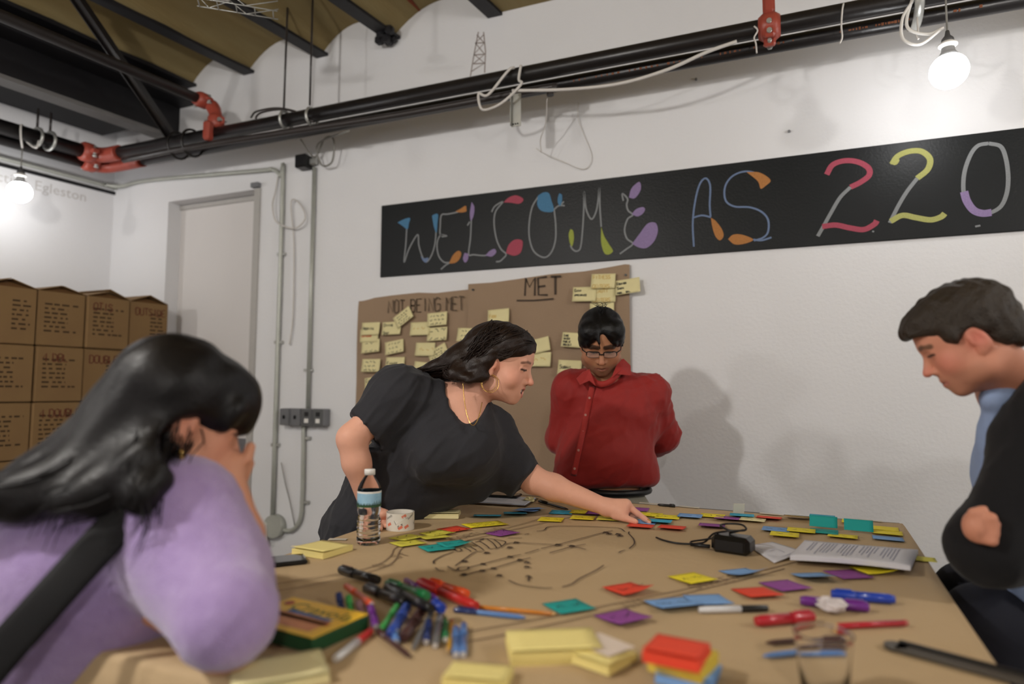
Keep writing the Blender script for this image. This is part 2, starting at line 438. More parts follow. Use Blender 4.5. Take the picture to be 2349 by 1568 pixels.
mb = MB(); mb.tube(bez([(-4.0, PY - .02, 2.838), (-3.5, PY - .03, 2.838), (-2.7, PY - .01, 2.832), (-1.9, PY + .03, 2.832), (-1.07, PY + .03, 2.833), (-1.035, PY + .03, 2.815), (-1.03, PY + .03, 2.79)], 6), .018, 12); mb.obj('pipe', M_pipe2, t3)
for xx in (-3.55, -3.43):
    mb = MB(); mb.tube([(xx + .01 * math.cos(a), PY + .075 * math.cos(a) + .02, PZ - .02 + .085 * math.sin(a)) for a in np.linspace(0, 2 * math.pi, 20, endpoint=False)], .008, 6, closed=True)
    mb.obj('band', M_pipe, t3)
# left wall pair, meeting the main at orange couplings
SKEW[0] = True
t4 = thing('sprinkler_pipe', 'upper black pipe along the left wall, ending at the orange couplings', 'pipe', (-4.2, 2, 2.90))
MB().cyl((-4.20, -3.4, 2.905), (-4.20, 2.86, 2.905), .045, n=20).obj('pipe', M_pipe, t4)
coupling((-4.20, 2.86, 2.905), (0, 1, 0), .043, t4, (0, 0, 1))
mb = MB(); mb.tube(bez([(-4.20, 2.88, 2.905), (-4.18, 2.93, 2.906), (-4.12, 2.95, 2.908), (-4.02, 2.95, 2.908)], 6), .05, 14); mb.obj('elbow', M_orange, t4)
t5 = thing('sprinkler_pipe', 'lower black pipe along the left wall, ending at the orange couplings', 'pipe', (-4.30, 2, 2.85))
MB().cyl((-4.30, -3.4, 2.85), (-4.30, 2.93, 2.858), .034, n=18).obj('pipe', M_pipe, t5)
coupling((-4.28, 2.93, 2.858), (0, 1, 0), .036, t5, (0, 0, 1))
mb = MB(); mb.tube(bez([(-4.30, 2.93, 2.858), (-4.27, 3.01, 2.86), (-4.18, 3.05, 2.87), (-3.96, 3.06, 2.878)], 6), .042, 14); mb.obj('elbow', M_orange, t5)
# cross pipe that branches off toward the room
t6 = thing('sprinkler_pipe', 'black branch pipe crossing under the beams from an orange fitting', 'pipe', (-3.25, 2, 3.12))
MB().cyl((-3.25, -3.4, 3.12), (-3.25, 2.94, 3.125), .03, n=18).obj('pipe', M_pipe2, t6)
coupling((-3.25, 2.92, 3.125), (0, 1, 0), .032, t6, (0, 0, 1))
mb = MB(); mb.tube(bez([(-3.25, 2.93, 3.125), (-3.22, 2.96, 3.10), (-3.18, 2.955, 3.04), (-3.165, 2.95, 2.96)], 6), [.036] * 5 + [.038] + [.04] * 4 + [.038] + [.036] * 5 + [.04, .042, .042], 14); mb.obj('elbow', M_orange, t6)
coupling((-3.165, 2.95, 2.985), (0, 0, 1), .03, t6, (0, 1, 0))
mb = MB(); mb.box((-3.165, 2.90, 2.91), (.05, .05, .12), bev=.012); mb.obj('saddle', M_orange, t6)
SKEW[0] = False

def rod(top, bot, r, label, mate=M_pipe2, name='hanger_rod'):
    o = thing(name, label, 'rod', bot, 'pipe hanger rods')
    MB().cyl(bot, top, r, n=8).obj('rod', mate, o); return o
def ring(o, c, r, ax, tube=.006, mate=M_cable, name='clip'):
    R = frame(ax); MB().tube([c + R @ A(r * math.cos(a), 0, r * math.sin(a)) for a in np.linspace(0, 2 * math.pi, 18, endpoint=False)], tube, 6, closed=True).obj(name, mate, o)
o = rod((-2.66, PY - .02, 3.62), (-2.664, PY - .02, 2.96), .006, 'left hanger rod above the cable coil'); ring(o, A(-2.664, PY, PZ), .052, (1, 0, 0), .009, M_galv)
o = rod((-2.475, PY - .02, 3.62), (-2.475, PY - .02, 2.96), .006, 'right hanger rod above the cable coil'); ring(o, A(-2.475, PY, PZ - .01), .05, (1, 0, 0), .009, M_galv)
SKEW[0] = True
for (px_, lab) in ((85, 'left of the two rods hanging over the left wall pipes'), (115, 'right of the two rods hanging over the left wall pipes')):
    a = onu(px_, 300, -4.20); o = rod((-4.20, a[1], 3.09), (-4.20, a[1], 2.96), .007, lab); ring(o, A(-4.20, a[1], 2.905), .058, (0, 1, 0), .010, M_galv)
SKEW[0] = False
# silver conduit: left wall, round the corner, then down the wall
def at_wall(x, y, off=.02): p = ony(x, y, WY - off); return p
cz = onu(120, 393, WXL + .02)[2]
t = thing('conduit', 'silver conduit running round the corner and down to the outlet', 'conduit', (-2.97, WY, .55))
pts = [skew((WXL + .02, -3.2, cz)), skew((WXL + .02, 3.05, cz)), skew((WXL + .035, WY - .1, cz)), (WXL + .12, WY - .03, cz - .005), (-4.20, WY - .02, cz + .01)]
pts += [(-3.18, WY - .02, 2.775), (-3.06, WY - .02, 2.77), (-2.99, WY - .02, 2.715), (-2.972, WY - .02, 2.61), (-2.972, WY - .02, .53)]
MB().tube(bez(pts, 5), .014, 12).obj('pipe', M_galv2, t)
for z in (2.2, 1.63, .98): MB().box((-2.972, WY - .012, z), (.06, .02, .02)).obj('strap', M_galv, t)
t = thing('conduit', 'silver conduit passing through the row of switch boxes and looping to the outlet', 'conduit', (-2.72, WY, .6))
p_b = [(-2.72, WY - .02, 2.74), (-2.72, WY - .02, 1.205)]
MB().tube(p_b, .013, 12).obj('pipe', M_galv2, t)
MB().tube(bez([(-2.748, WY - .02, 1.105), (-2.744, WY - .02, .87), (-2.744, WY - .02, .62), (-2.76, WY - .02, .525), (-2.815, WY - .02, .465), (-2.885, WY - .02, .462), (-2.925, WY - .02, .50)], 6), .013, 12).obj('pipe', M_galv2, t)
for z in (1.45, 1.03, .64): MB().box((-2.73, WY - .012, z), (.06, .02, .018)).obj('strap', M_galv, t)
# four switch boxes
for k, lab in enumerate(('leftmost grey steel switch box with a toggle', 'second grey steel switch box with a toggle', 'third grey steel box with a socket plate', 'rightmost grey steel socket box')):
    x = -2.855 + k * .085; t = thing('switch_box', lab, 'switch box', (x, WY, 1.10), 'switch boxes on the conduit')
    MB().box((x, WY - .035, 1.16), (.076, .07, .105), bev=.006).obj('body', M_box_grey, t)
    pl = MB().box((x, WY - .072, 1.16), (.07, .004, .10)).obj('plate', mat('steel_plate', '#77787b', .45, .1, metal=.5) if k < 2 else mat('dark_plate', '#5a5b5c', .5), t)
    if k < 2: MB().box((x, WY - .080, 1.16), (.010, .016, .022), bev=.003).obj('toggle', M_dark, pl)
    else:
        for dz in (-.02, .02): MB().box((x, WY - .0745, 1.16 + dz), (.03, .003, .026), bev=.001).obj('socket', M_dark if dz > 0 else M_white, pl)
# outlet with plug
t = thing('outlet_box', 'round steel outlet box with a white adapter plugged in', 'outlet', (-2.97, WY, .45))
MB().cyl((-2.945, WY, .48), (-2.945, WY - .05, .48), .07, n=20).obj('body', M_galv2, t)
MB().box((-3.025, WY - .07, .44), (.085, .07, .13), bev=.015).obj('adapter', M_white, t)
MB().tube(bez([(-3.04, WY - .09, .38), (-3.07, WY - .09, .35), (-3.05, WY - .08, .31), (-3.01, WY - .08, .28), (-3.02, WY - .06, .02)], 6), .006, 8).obj('cord', M_dark, t)
# small black box speaker on the wall
t = thing('speaker', 'small black cube speaker on the wall beside the cable loop', 'speaker', (-2.78, WY, 2.73))
MB().box((-2.785, WY - .045, 2.773), (.085, .08, .085), bev=.008).obj('body', M_dark, t)
MB().box((-2.72, WY - .03, 2.773), (.05, .03, .04), bev=.006).obj('bracket', M_galv, t)
# loose cables
def cable(pts, r, label, mate=M_cable, n=8, closed=False):
    pp = bez(pts, n); o = MB().tube(pp, r, 7, closed=closed).obj('cable', mate, origin=pts[0]); return tag(o, label, 'cable')
cable([ony(800, 300, 3.000), ony(730, 330, 3.200), ony(738, 378, 3.240), ony(762, 370, 3.220), ony(765, 320, 3.200), ony(745, 318, 3.200), ony(722, 360, 3.250), ony(690, 320, 3.100)], .006, 'grey cable loop hanging beside the small black speaker', M_greycable)
cable([ony(575, 270, 2.940), ony(590, 255, 2.960), ony(640, 248, 2.950), ony(690, 262, 2.950), ony(640, 275, 2.920), ony(590, 275, 2.920), ony(600, 258, 2.900), ony(660, 252, 2.920), ony(720, 280, 2.920)], .006, 'dark cable coil lying on the main pipe below the rods', M_pipe2)
cable([ony(640, 395), ony(632, 440, 3.270), ony(625, 470, 3.250), ony(632, 505, 3.250), ony(655, 520, 3.260), ony(680, 522, 3.260), ony(700, 500, 3.260), ony(690, 470, 3.260), ony(668, 463, 3.270), ony(674, 560, 3.280), ony(672, 720, 3.280), ony(664, 790, 3.280)], .005, 'pale cable loop taped over the left conduit', M_cable)
cable([ony(645, 1060, 3.270), ony(655, 1110, 3.280), ony(665, 1150, 3.280), ony(676, 1205, 3.280)], .003, 'thin grey cable hanging between the two conduits', M_greycable)
cable([ony(1175, 208, 2.890), ony(1300, 205, 2.900), ony(1420, 192, 2.900), ony(1530, 160, 2.900), ony(1620, 120, 2.900), ony(1690, 95, 2.910)], .008, 'white flat cable sagging under the main pipe', M_cable)
cable([ony(1195, 150, 2.900), ony(1190, 182, 2.890), ony(1196, 192, 2.880), ony(1165, 225, 2.880), ony(1135, 245, 2.880), ony(1105, 250, 2.890), ony(1098, 215, 2.890), ony(1120, 217, 2.885), ony(1165, 163, 2.890), ony(1180, 155, 2.910)], .007, 'white cable tied in a knot around the main pipe', M_cable)
for k, (pts, lab) in enumerate((([(1730, 60), (1738, 70), (1730, 86), (1734, 100), (1736, 122)], 'white string hanging beside the orange coupling'),
                                ([(1935, 8), (1932, 25), (1930, 60), (1932, 85), (1926, 100)], 'white string hanging between the coupling and the bulb'),
                                ([(2104, 40), (2106, 75), (2102, 80), (2107, 90)], 'thin white string by the galvanised strap'))):
    cable([ony(x, y, 2.90) for x, y in pts], .0035, lab, M_cable, 5)
cable([ony(1230, 340, 3.200), ony(1245, 350, 3.220), ony(1290, 370, 3.280), ony(1340, 388, 3.290), ony(1358, 360, 3.290), ony(1340, 310, 3.290), ony(1326, 270, 3.280), ony(1327, 235, 3.280)], .0022, 'very thin wire drooping on the wall above the chalkboard', M_cable)
cable([ony(1255, 225, 3.000), ony(1252, 280, 3.100), ony(1240, 320, 3.160), ony(1242, 350, 3.200)], .003, 'thin wire hanging from the black pipe end', M_cable)
# galvanised strap hanging down and one around the pipe
t = thing('hanger_strap', 'bent galvanised strap dangling under the main pipe', 'strap', ony(1185, 290, 2.950))
a, b = ony(1187, 215, 2.950), ony(1183, 290, 2.950); mb = MB(); mb.box((a + b) / 2, (.048, .004, abs(a[2] - b[2]))); mb.box((a + b) / 2 + A(-.024, -.012, 0), (.003, .028, abs(a[2] - b[2]))); mb.obj('plate', M_galv, t)
for k in range(3): MB().cyl(b + A(-.012 + .012 * k, -.001, .012), b + A(-.012 + .012 * k, -.006, .012), .004, n=8).obj('hole', M_dark, t)
t = thing('hanger_strap', 'galvanised strap wrapped around the pipe left of the bulb', 'strap', ony(2105, 60, PY))
xs_ = ony(2105, 20, PY)[0]; mb = MB(); mb.tube([(xs_, PY + .05 + .105 * math.cos(a), PZ - .015 + .072 * math.sin(a)) for a in np.linspace(0, 2 * math.pi, 24, endpoint=False)], .018, 8, closed=True, flat=((0, 0, 1), .3)); mb.obj('band', M_galv, t)

# ---- globe bulbs on cords
M_sock = mat('grey_socket', '#8d8d8d', .5, .05)
def bulb(c, ztop, label, strength, cname, coil=False, r=.062):
    c = np.asarray(c, float)
    m = mat('bulb_glass_' + cname, '#ffffff' if not cname.startswith('room') else '#fffaf4', .3, .0, emit=strength)
    t = thing('pendant_bulb', label, 'light bulb', c - A(0, 0, r), 'pendant globe bulbs')
    prof = [(max(1e-4, r * math.sin(a)), -r * math.cos(a)) for a in np.linspace(0, math.pi * .80, 14)]
    MB().lathe(prof + [(r * .57, r * .83)], c, 24).obj('globe', m, t)
    s = r / .062
    MB().lathe([(.0001, .048 * s), (.037 * s, .050 * s), (.026 * s, .066 * s), (.022 * s, .074 * s), (.020 * s, .09 * s), (.0001, .09 * s)], c, 20).obj('collar', M_sock, t)
    MB().lathe([(.0001, .086 * s), (.021 * s, .086 * s), (.031 * s, .094 * s), (.031 * s, .100 * s), (.022 * s, .104 * s), (.021 * s, .108 * s), (.0001, .108 * s)], c, 20).obj('ring', M_white, t)
    MB().lathe([(.0001, .106 * s), (.021 * s, .106 * s), (.019 * s, .12 * s), (.009 * s, .132 * s), (.006 * s, .15 * s), (.0001, .15 * s)], c, 18).obj('socket', mat('dark_socket', '#4c4c4e', .5), t)
    MB().cyl(c + A(0, 0, .14 * s), (c[0], c[1], ztop), .0035, n=8).obj('cord', M_greycable, t)
    return t
cR = ony(2177, 163, 2.87); bulb(cR, 2.96, 'large globe bulb hanging at the right above the chalkboard', BULB_SEEN, 'a', r=.066)
cable([cR + A(-.02, .0, .17), cR + A(-.09, .01, .13), cR + A(-.145, .02, .17), cR + A(-.14, .03, .26), cR + A(-.10, .04, .33), cR + A(-.09, .05, .37), cR + A(-.125, .03, .26), cR + A(-.12, .02, .20), cR + A(-.06, .01, .165), cR + A(-.01, 0, .175)], .006, 'white cable loops beside the right globe bulb', M_white)
cable([cR + A(.0, .0, .33), cR + A(.05, .02, .37), cR + A(.02, .06, .42), cR + A(-.03, .03, .35), cR + A(.06, .02, .42)], .006, 'white cable knot above the right globe bulb', M_white)
cL = skew(onu(45, 440, -4.22)); bulb(cL, 2.87, 'globe bulb hanging at the far left over the boxes', BULB_SEEN * 1.1, 'b', r=.066)
cable([A(cL[0], cL[1], 2.82), A(cL[0] + .05, cL[1] - .04, 2.86), A(cL[0] + .06, cL[1] - .05, 2.93), A(cL[0], cL[1], 2.95), A(cL[0] - .01, cL[1] + .02, 2.88), A(cL[0] + .05, cL[1] + .05, 2.83), A(cL[0] + .06, cL[1] + .06, 2.90)], .006, 'pale cable knotted round the left wall pipe', M_cable)
for k, (p, lab, f_) in enumerate((((-1.75, -.35, 2.62), 'globe bulb behind the seated woman', 1.45), ((.95, -1.7, 2.45), 'globe bulb behind the camera', .85), ((2.35, 1.3, 2.6), 'globe bulb beyond the seated man', .75), ((-3.9, -1.6, 2.6), 'globe bulb at the far end of the left wall', 1.0))):
    bulb(p, 3.48, lab, BULB_ROOM * f_, 'room%d' % k, r=.066)
# caged lamp on the ceiling, cut by the frame
t = thing('caged_lamp', 'caged work lamp under the ceiling at the top of the frame', 'lamp', P(500, -10, 3.0))
c0 = P(500, -12, 3.0); mb = MB(); mb.box(c0, (.10, .05, .03), rotz(.7), bev=.008); mb.obj('body', M_white, t); MB().cyl(c0, (c0[0], c0[1], 3.469), .012, n=10).obj('stem', M_galv, t)
mb = MB(); Rr = rotz(.7)
for k in range(5): mb.cyl(c0 + Rr @ A(-.08 + .08 * k, -.035, -.05), c0 + Rr @ A(-.08 + .08 * k, .035, -.05), .0025, n=6)
for y in (-.035, .035): mb.cyl(c0 + Rr @ A(-.09, y, -.05), c0 + Rr @ A(.26, y, -.05), .0025, n=6); mb.tube([c0 + Rr @ A(-.09, y, 0), c0 + Rr @ A(-.04, y, -.05), c0 + Rr @ A(.05, y, 0), c0 + Rr @ A(.12, y, -.05), c0 + Rr @ A(.26, y, 0)], .0025, 6)
mb.obj('cage', M_galv, t)
# ================================================================ chalkboard with its lettering
M_board = mat('chalkboard_paint', '#14171a', 0.42, 0.25, 5.0, 0.25, 90.0, colour2='#191c1e', spec=.3)
zb0, zb1 = 2.003, 2.440
t = thing('chalkboard', 'long black chalkboard strip lettered in coloured chalk', 'chalkboard', (-1, WY, zb0))
MB().box(((-2.216 + 1.45) / 2, WY - .006, (zb0 + zb1) / 2), (1.45 + 2.216, .012, zb1 - zb0), bev=.002).obj('board', M_board, t)
CH = {'w': mat('white_chalk', '#85888a', .9, .35, 300), 'b': mat('blue_chalk', '#4c7b9e', .9, .3, 250), 'o': mat('orange_chalk', '#ad7643', .9, .3, 250),
      'v': mat('violet_chalk', '#8f7ca5', .9, .3, 250), 'r': mat('red_chalk', '#a64b5c', .9, .3, 250), 'g': mat('green_chalk', '#9aa44b', .9, .3, 250),
      'y': mat('yellow_chalk', '#a9a967', .9, .3, 250), 'p': mat('pale_blue_chalk', '#6d7f9f', .9, .3, 250)}
YB = WY - .0128
def bpt(x, y, k): 
    if k == 0: return ony(860 + x / 3.3557, 380 + y / 3.3557, YB)
    if k == 1: return ony(1549 + x / 2.93625, y / 2.93625, YB)
    return ony(1549 + x / 2.93625, 500 + y / 2.93625, YB)
def chalk(letter, parts, k):
    """parts: (colour, width, points) strokes, or (colour, None, points) filled shapes."""
    par = None
    for i, (c, wd, pts) in enumerate(parts):
        mb = MB()
        if wd is not None:
            pp = bez([bpt(x, y, k) for x, y in pts], 8); mb.strip([p + A(0, -.0002 * (i % 3), 0) for p in pp], wd, (0, -1, 0))
        else:
            pp = bez([bpt(x, y, k) for x, y in pts + pts[:1]], 6)[:-1]
            c0 = sum(pp) / len(pp); n = len(pp); off = A(0, -.0004 - .0002 * (i % 3), 0)
            mb.add([c0 + off] + [p + off for p in pp], [(0, 1 + (j + 1) % n, 1 + j) for j in range(n)])
        if par is None: par = mb.obj('letter_' + letter, CH[c], t)
        else: mb.obj('chalk_fill' if wd is None else 'chalk_stroke', CH[c], par)
W1 = .0085
chalk('w', [('w', W1, [(245, 480), (238, 600), (225, 742), (262, 640), (328, 530), (338, 610), (362, 690), (395, 740), (435, 690), (462, 600), (470, 500), (468, 400)]), ('b', None, [(175, 437), (222, 412), (270, 402), (262, 445), (250, 488), (212, 462)]),
            ('b', None, [(440, 385), (462, 372), (487, 376), (482, 440), (475, 515), (455, 470)]), ('p', None, [(352, 692), (375, 712), (412, 708), (395, 745), (370, 730)])], 0)
chalk('e', [('w', W1, [(700, 330), (640, 355), (560, 372), (512, 380), (503, 460), (505, 530), (555, 540), (505, 535), (478, 600), (490, 690), (530, 740), (575, 745)]), ('w', W1, [(555, 540), (515, 545)]), ('w', W1, [(508, 797), (545, 765), (580, 745)]),
            ('o', None, [(620, 352), (660, 330), (698, 308), (704, 330), (702, 352), (660, 360)]), ('o', None, [(570, 752), (600, 690), (640, 655), (665, 672), (650, 720), (615, 748)])], 0)
chalk('l', [('w', W1, [(748, 300), (742, 420), (735, 560), (722, 680), (760, 684), (850, 690), (900, 665)]), ('w', W1, [(712, 460), (730, 430)]), ('v', None, [(745, 278), (766, 320), (758, 390), (738, 420), (732, 360)]),
            ('v', None, [(690, 670), (718, 680), (716, 720), (695, 745), (678, 715)]), ('v', None, [(850, 690), (885, 655), (920, 640), (934, 665), (900, 698)])], 0)
chalk('c', [('w', W1, [(898, 355), (925, 310), (985, 278), (930, 350), (917, 440), (935, 560), (970, 640), (1010, 680), (985, 715), (960, 735), (932, 738)]), ('r', None, [(990, 282), (1030, 245), (1085, 228), (1138, 250), (1138, 275), (1105, 293), (1050, 285)]),
            ('r', None, [(1008, 672), (1030, 610), (1075, 570), (1130, 572), (1138, 610), (1120, 670), (1070, 692)])], 0)
chalk('o', [('w', W1, [(1255, 240), (1210, 320), (1188, 440), (1190, 560), (1225, 660), (1300, 705), (1355, 670), (1388, 580), (1392, 460), (1380, 340)]), ('w', W1, [(1375, 340), (1410, 310), (1440, 305), (1462, 308)]), ('w', W1, [(1430, 300), (1455, 275)]),
            ('b', None, [(1255, 230), (1300, 205), (1340, 212), (1360, 270), (1378, 340), (1345, 357), (1280, 345), (1250, 300)]), ('b', None, [(1420, 212), (1440, 225), (1440, 275), (1425, 310), (1408, 280), (1410, 240)])], 0)
chalk('m', [('w', W1, [(1505, 610), (1520, 640), (1550, 657), (1582, 630), (1598, 500), (1608, 330), (1612, 200), (1625, 330), (1665, 410), (1700, 360), (1718, 270), (1728, 170), (1732, 320), (1742, 470)]),
            ('g', None, [(1505, 487), (1525, 500), (1532, 560), (1518, 620), (1500, 590), (1492, 530)]), ('g', None, [(1742, 470), (1765, 540), (1800, 600), (1832, 655), (1800, 683), (1765, 670), (1742, 590)])], 0)
chalk('e', [('w', W1, [(1912, 270), (1905, 215), (1945, 255), (1938, 300), (1950, 345), (1985, 378), (1945, 410), (1922, 490), (1940, 560), (1985, 600), (1930, 645), (1885, 678)]), ('v', None, [(1955, 245), (1975, 175), (2030, 125), (2048, 150), (2040, 200), (2000, 250)]),
            ('v', None, [(1978, 372), (2010, 335), (2060, 318), (2080, 335), (2060, 370), (2020, 390)]), ('v', None, [(1980, 600), (2040, 520), (2100, 445), (2160, 440), (2178, 500), (2150, 580), (2090, 632), (2030, 628)])], 0)
chalk('a', [('p', W1, [(125, 1660), (118, 1500), (135, 1350), (165, 1240), (205, 1200), (235, 1250), (232, 1380), (238, 1460)]), ('p', W1, [(120, 1465), (180, 1450), (240, 1462)]), ('o', None, [(240, 1465), (275, 1490), (315, 1545), (325, 1590), (300, 1618), (270, 1590), (250, 1530)])], 1)
chalk('s', [('p', W1, [(630, 1215), (540, 1165), (460, 1155), (380, 1190), (335, 1260), (340, 1350), (400, 1390), (500, 1395), (580, 1425), (625, 1480), (625, 1560), (590, 1600), (530, 1620)]), ('p', W1, [(525, 1612), (580, 1618), (648, 1598)]),
            ('o', None, [(480, 1158), (560, 1160), (620, 1190), (642, 1220), (610, 1250), (575, 1270), (555, 1220)]), ('o', None, [(355, 1610), (390, 1580), (450, 1580), (525, 1612), (470, 1640), (400, 1645)])], 1)
W2 = .016
chalk('2', [('r', .024, [(1020, 1175), (1060, 1110), (1140, 1082), (1230, 1090), (1300, 1130), (1305, 1180), (1250, 1225), (1180, 1260)]), ('w', W2, [(1180, 1260), (1110, 1330), (1050, 1430), (1000, 1520), (960, 1590)]), ('r', .024, [(990, 1525), (1080, 1515), (1180, 1535), (1270, 1545), (1340, 1510), (1358, 1485)])], 1)
chalk('2', [('y', .024, [(1460, 1105), (1500, 1050), (1580, 1018), (1660, 1020), (1715, 1070), (1700, 1140), (1630, 1200)]), ('w', W2, [(1630, 1200), (1560, 1290), (1500, 1390), (1445, 1500)]), ('y', .024, [(1450, 1490), (1530, 1450), (1620, 1465), (1720, 1480), (1790, 1460), (1815, 1437)]),
            ('y', None, [(1448, 1105), (1475, 1070), (1510, 1075), (1490, 1108)])], 1)
chalk('0', [('w', W2, [(2110, 965), (2040, 980), (1990, 1040), (1950, 1150), (1940, 1260), (1955, 1340), (2000, 1410), (2070, 1440), (2140, 1425), (2200, 1380), (2235, 1290), (2242, 1180), (2225, 1060), (2190, 985), (2110, 965)]), ('v', .03, [(1945, 1290), (1965, 1355), (2010, 1415), (2070, 1436), (2130, 1430)])], 1)
mb = MB(); mb.strip([bpt(2020, 1525, 1), bpt(2055, 1518, 1)], .008, (0, -1, 0)); mb.strip([bpt(1330, 95, 2), bpt(1336, 85, 2)], .008, (0, -1, 0)); mb.obj('chalk_dashes', CH['w'], t)

# ---- pencil tower sketched on the wall
mb = MB(); pw = lambda x, y: ony(750 + x / 2.93625, y / 2.93625, WY - .0012)
for seg in ([(1020, 215), (990, 370), (965, 520)], [(1055, 215), (1068, 350), (1062, 490)], [(1000, 290), (1060, 288)], [(990, 370), (1062, 365)], [(985, 430), (1064, 425)], [(1010, 235), (1060, 290), (990, 365), (1062, 425), (975, 480)], [(1055, 235), (1000, 290), (1062, 365), (985, 430)]):
    mb.strip([pw(*p) for p in seg], .006, (0, -1, 0))
tag(mb.obj('wall_drawing', mat('pencil_line', '#8e7f78', .9, .2, 80)), 'faint pencil sketch of a lattice tower above the pipe', 'drawing')
for (x, y, lab) in ((1597, 183, 'small nail in the white wall under the sagging cable'), (1810, 302, 'tiny nail hole mark above the chalkboard')):
    p = ony(x, y, WY); tag(MB().cyl(p, p - A(0, .012, 0), .006, n=8).obj('nail', M_box_grey, origin=p), lab, 'nail')

# ================================================================ brown paper on the wall
M_kraft = mat('kraft_paper_wall', '#9b836b', .85, .07, 5.0, .3, 120.0)
def sheet(label, top, zbot, yy, xl, xr):
    tp = [ony(x, y, yy) for x, y in top]; xs = [p[0] for p in tp]; zs = [p[2] for p in tp]
    X = np.linspace(xl, xr, 40); mb = MB(); rows = 30; vs_ = []
    for r in range(rows + 1):
        for x in X:
            zt = np.interp(x, xs, zs); z = zt + (zbot - zt) * r / rows
            dy = .004 * math.sin(x * 9 + z * 2) + .003 * math.sin(z * 11 + x * 3)
            if r == 0: dy += .004
            vs_.append((x, yy - .006 + dy, z))
    n = len(X); fs = [(r * n + k, (r + 1) * n + k, (r + 1) * n + k + 1, r * n + k + 1) for r in range(rows) for k in range(n - 1)]
    mb.add(vs_, fs, 0, True); mb.add([(v[0], v[1] + .0012, v[2]) for v in vs_], [f[::-1] for f in fs], 0, True)
    o = thing('paper_sheet', label, 'paper', ((xl + xr) / 2, yy, zbot)); mb.obj('sheet', M_kraft, o); return o
tl = [(823, 690), (845, 684), (900, 677), (960, 671), (1000, 672), (1040, 667), (1090, 662)]
tr = [(1077, 651), (1130, 648), (1190, 640), (1270, 628), (1340, 622), (1400, 612), (1438, 605), (1446, 607)]
sL = sheet('left brown paper sheet taped to the wall, headed not being met', tl, .60, WY - .004, ony(823, 690)[0], ony(1090, 660)[0])
sR = sheet('right brown paper sheet taped to the wall, headed MET', tr, .60, WY - .016, ony(1077, 651)[0], ony(1446, 607)[0])
M_pencil = mat('grey_marker_on_kraft', '#57493b', .9, .2, 60)
M_marker = mat('black_marker_ink', '#40342a', .8, .2, 60)
ux, uz = A(1, 0, 0), A(0, 0, 1); nW = A(0, -1, 0)
def on_wall(x, y, off): p = ony(x, y, WY - off); return p
mb = MB(); a = on_wall(890, 718, .0175); lettering(mb, 'NOT BEING MET', a, ux * .80, uz, .075, .007, nW, .07, .22); mb.obj('heading', M_pencil, sL)
mb = MB(); a = on_wall(1205, 678, .030); lettering(mb, 'MET', a, ux * 1.05, uz, .095, .011, nW, .05, .30)
mb.strip([on_wall(1185, 689, .030), on_wall(1225, 689, .030), on_wall(1270, 685, .030)], .009, nW); mb.obj('heading', M_marker, sR)
for (x, y) in ((1084, 664), (1435, 630)):
    p = on_wall(x, y, .03); MB().cyl(p, p + A(0, .02, 0), .006, n=8).obj('tack', M_dark, sR)

# ---- pale yellow notes on the wall
M_note = {'pale': mat('pale_yellow_note', '#e3d8a4', .8, .04, 20), 'Y': mat('yellow_note', '#efdc2f', .75, .04, 20), 'R': mat('red_orange_note', '#e5492f', .75, .04, 20), 'T': mat('teal_note', '#1fa09b', .75, .05, 20),
          'C': mat('sky_blue_note', '#3aaacb', .75, .05, 20), 'B': mat('light_blue_note', '#7da7dc', .75, .05, 20), 'V': mat('violet_note', '#914a97', .75, .05, 20), 'W': mat('white_note', '#d9cfbd', .75, .05, 20)}
INK = {'k': mat('black_ink', '#1c1b1d', .7, .1), 'g': mat('grey_ink', '#6f6a50', .8, .1), 'r': mat('red_ink', '#c4502e', .8, .1), 'o': mat('faint_orange_ink', '#cfae63', .8, .1), 'd': mat('dark_grey_ink', '#3f3d36', .8, .1)}
def note_mesh(w_, h_, curl, bow=0.0, n=7, corner=0.0):
    """Paper square in its own plane, stuck along +y, lifting toward -y by curl."""
    mb = MB(); vs_ = []
    def hz(u, v): return curl * (max(0, 1 - v) ** 1.8) + bow * (2 * u - 1) ** 2 + corner * max(0, u - v - .1) ** 2
    for z0 in (0, -.00025):
        for j in range(n):
            for i in range(n):
                u, v = i / (n - 1), j / (n - 1); z = hz(u, v) + .0006 + z0
                vs_.append(((u - .5) * w_, (v - .5) * h_ - abs(curl) * .10 * (v - 1), z))
    N = n * n; fs = [(j * n + i, j * n + i + 1, (j + 1) * n + i + 1, (j + 1) * n + i) for j in range(n - 1) for i in range(n - 1)]
    mb.add(vs_, fs + [tuple(q + N for q in f[::-1]) for f in fs], 0, True)
    b = [i for i in range(n)] + [j * n + n - 1 for j in range(1, n)] + [(n - 1) * n + i for i in range(n - 2, -1, -1)] + [j * n for j in range(n - 2, 0, -1)]
    for i in range(len(b)):
        p, q = b[i], b[(i + 1) % len(b)]; mb.f.append((p + N, q + N, q, p)); mb.m.append(0); mb.smooth.append(False)
    return mb, hz
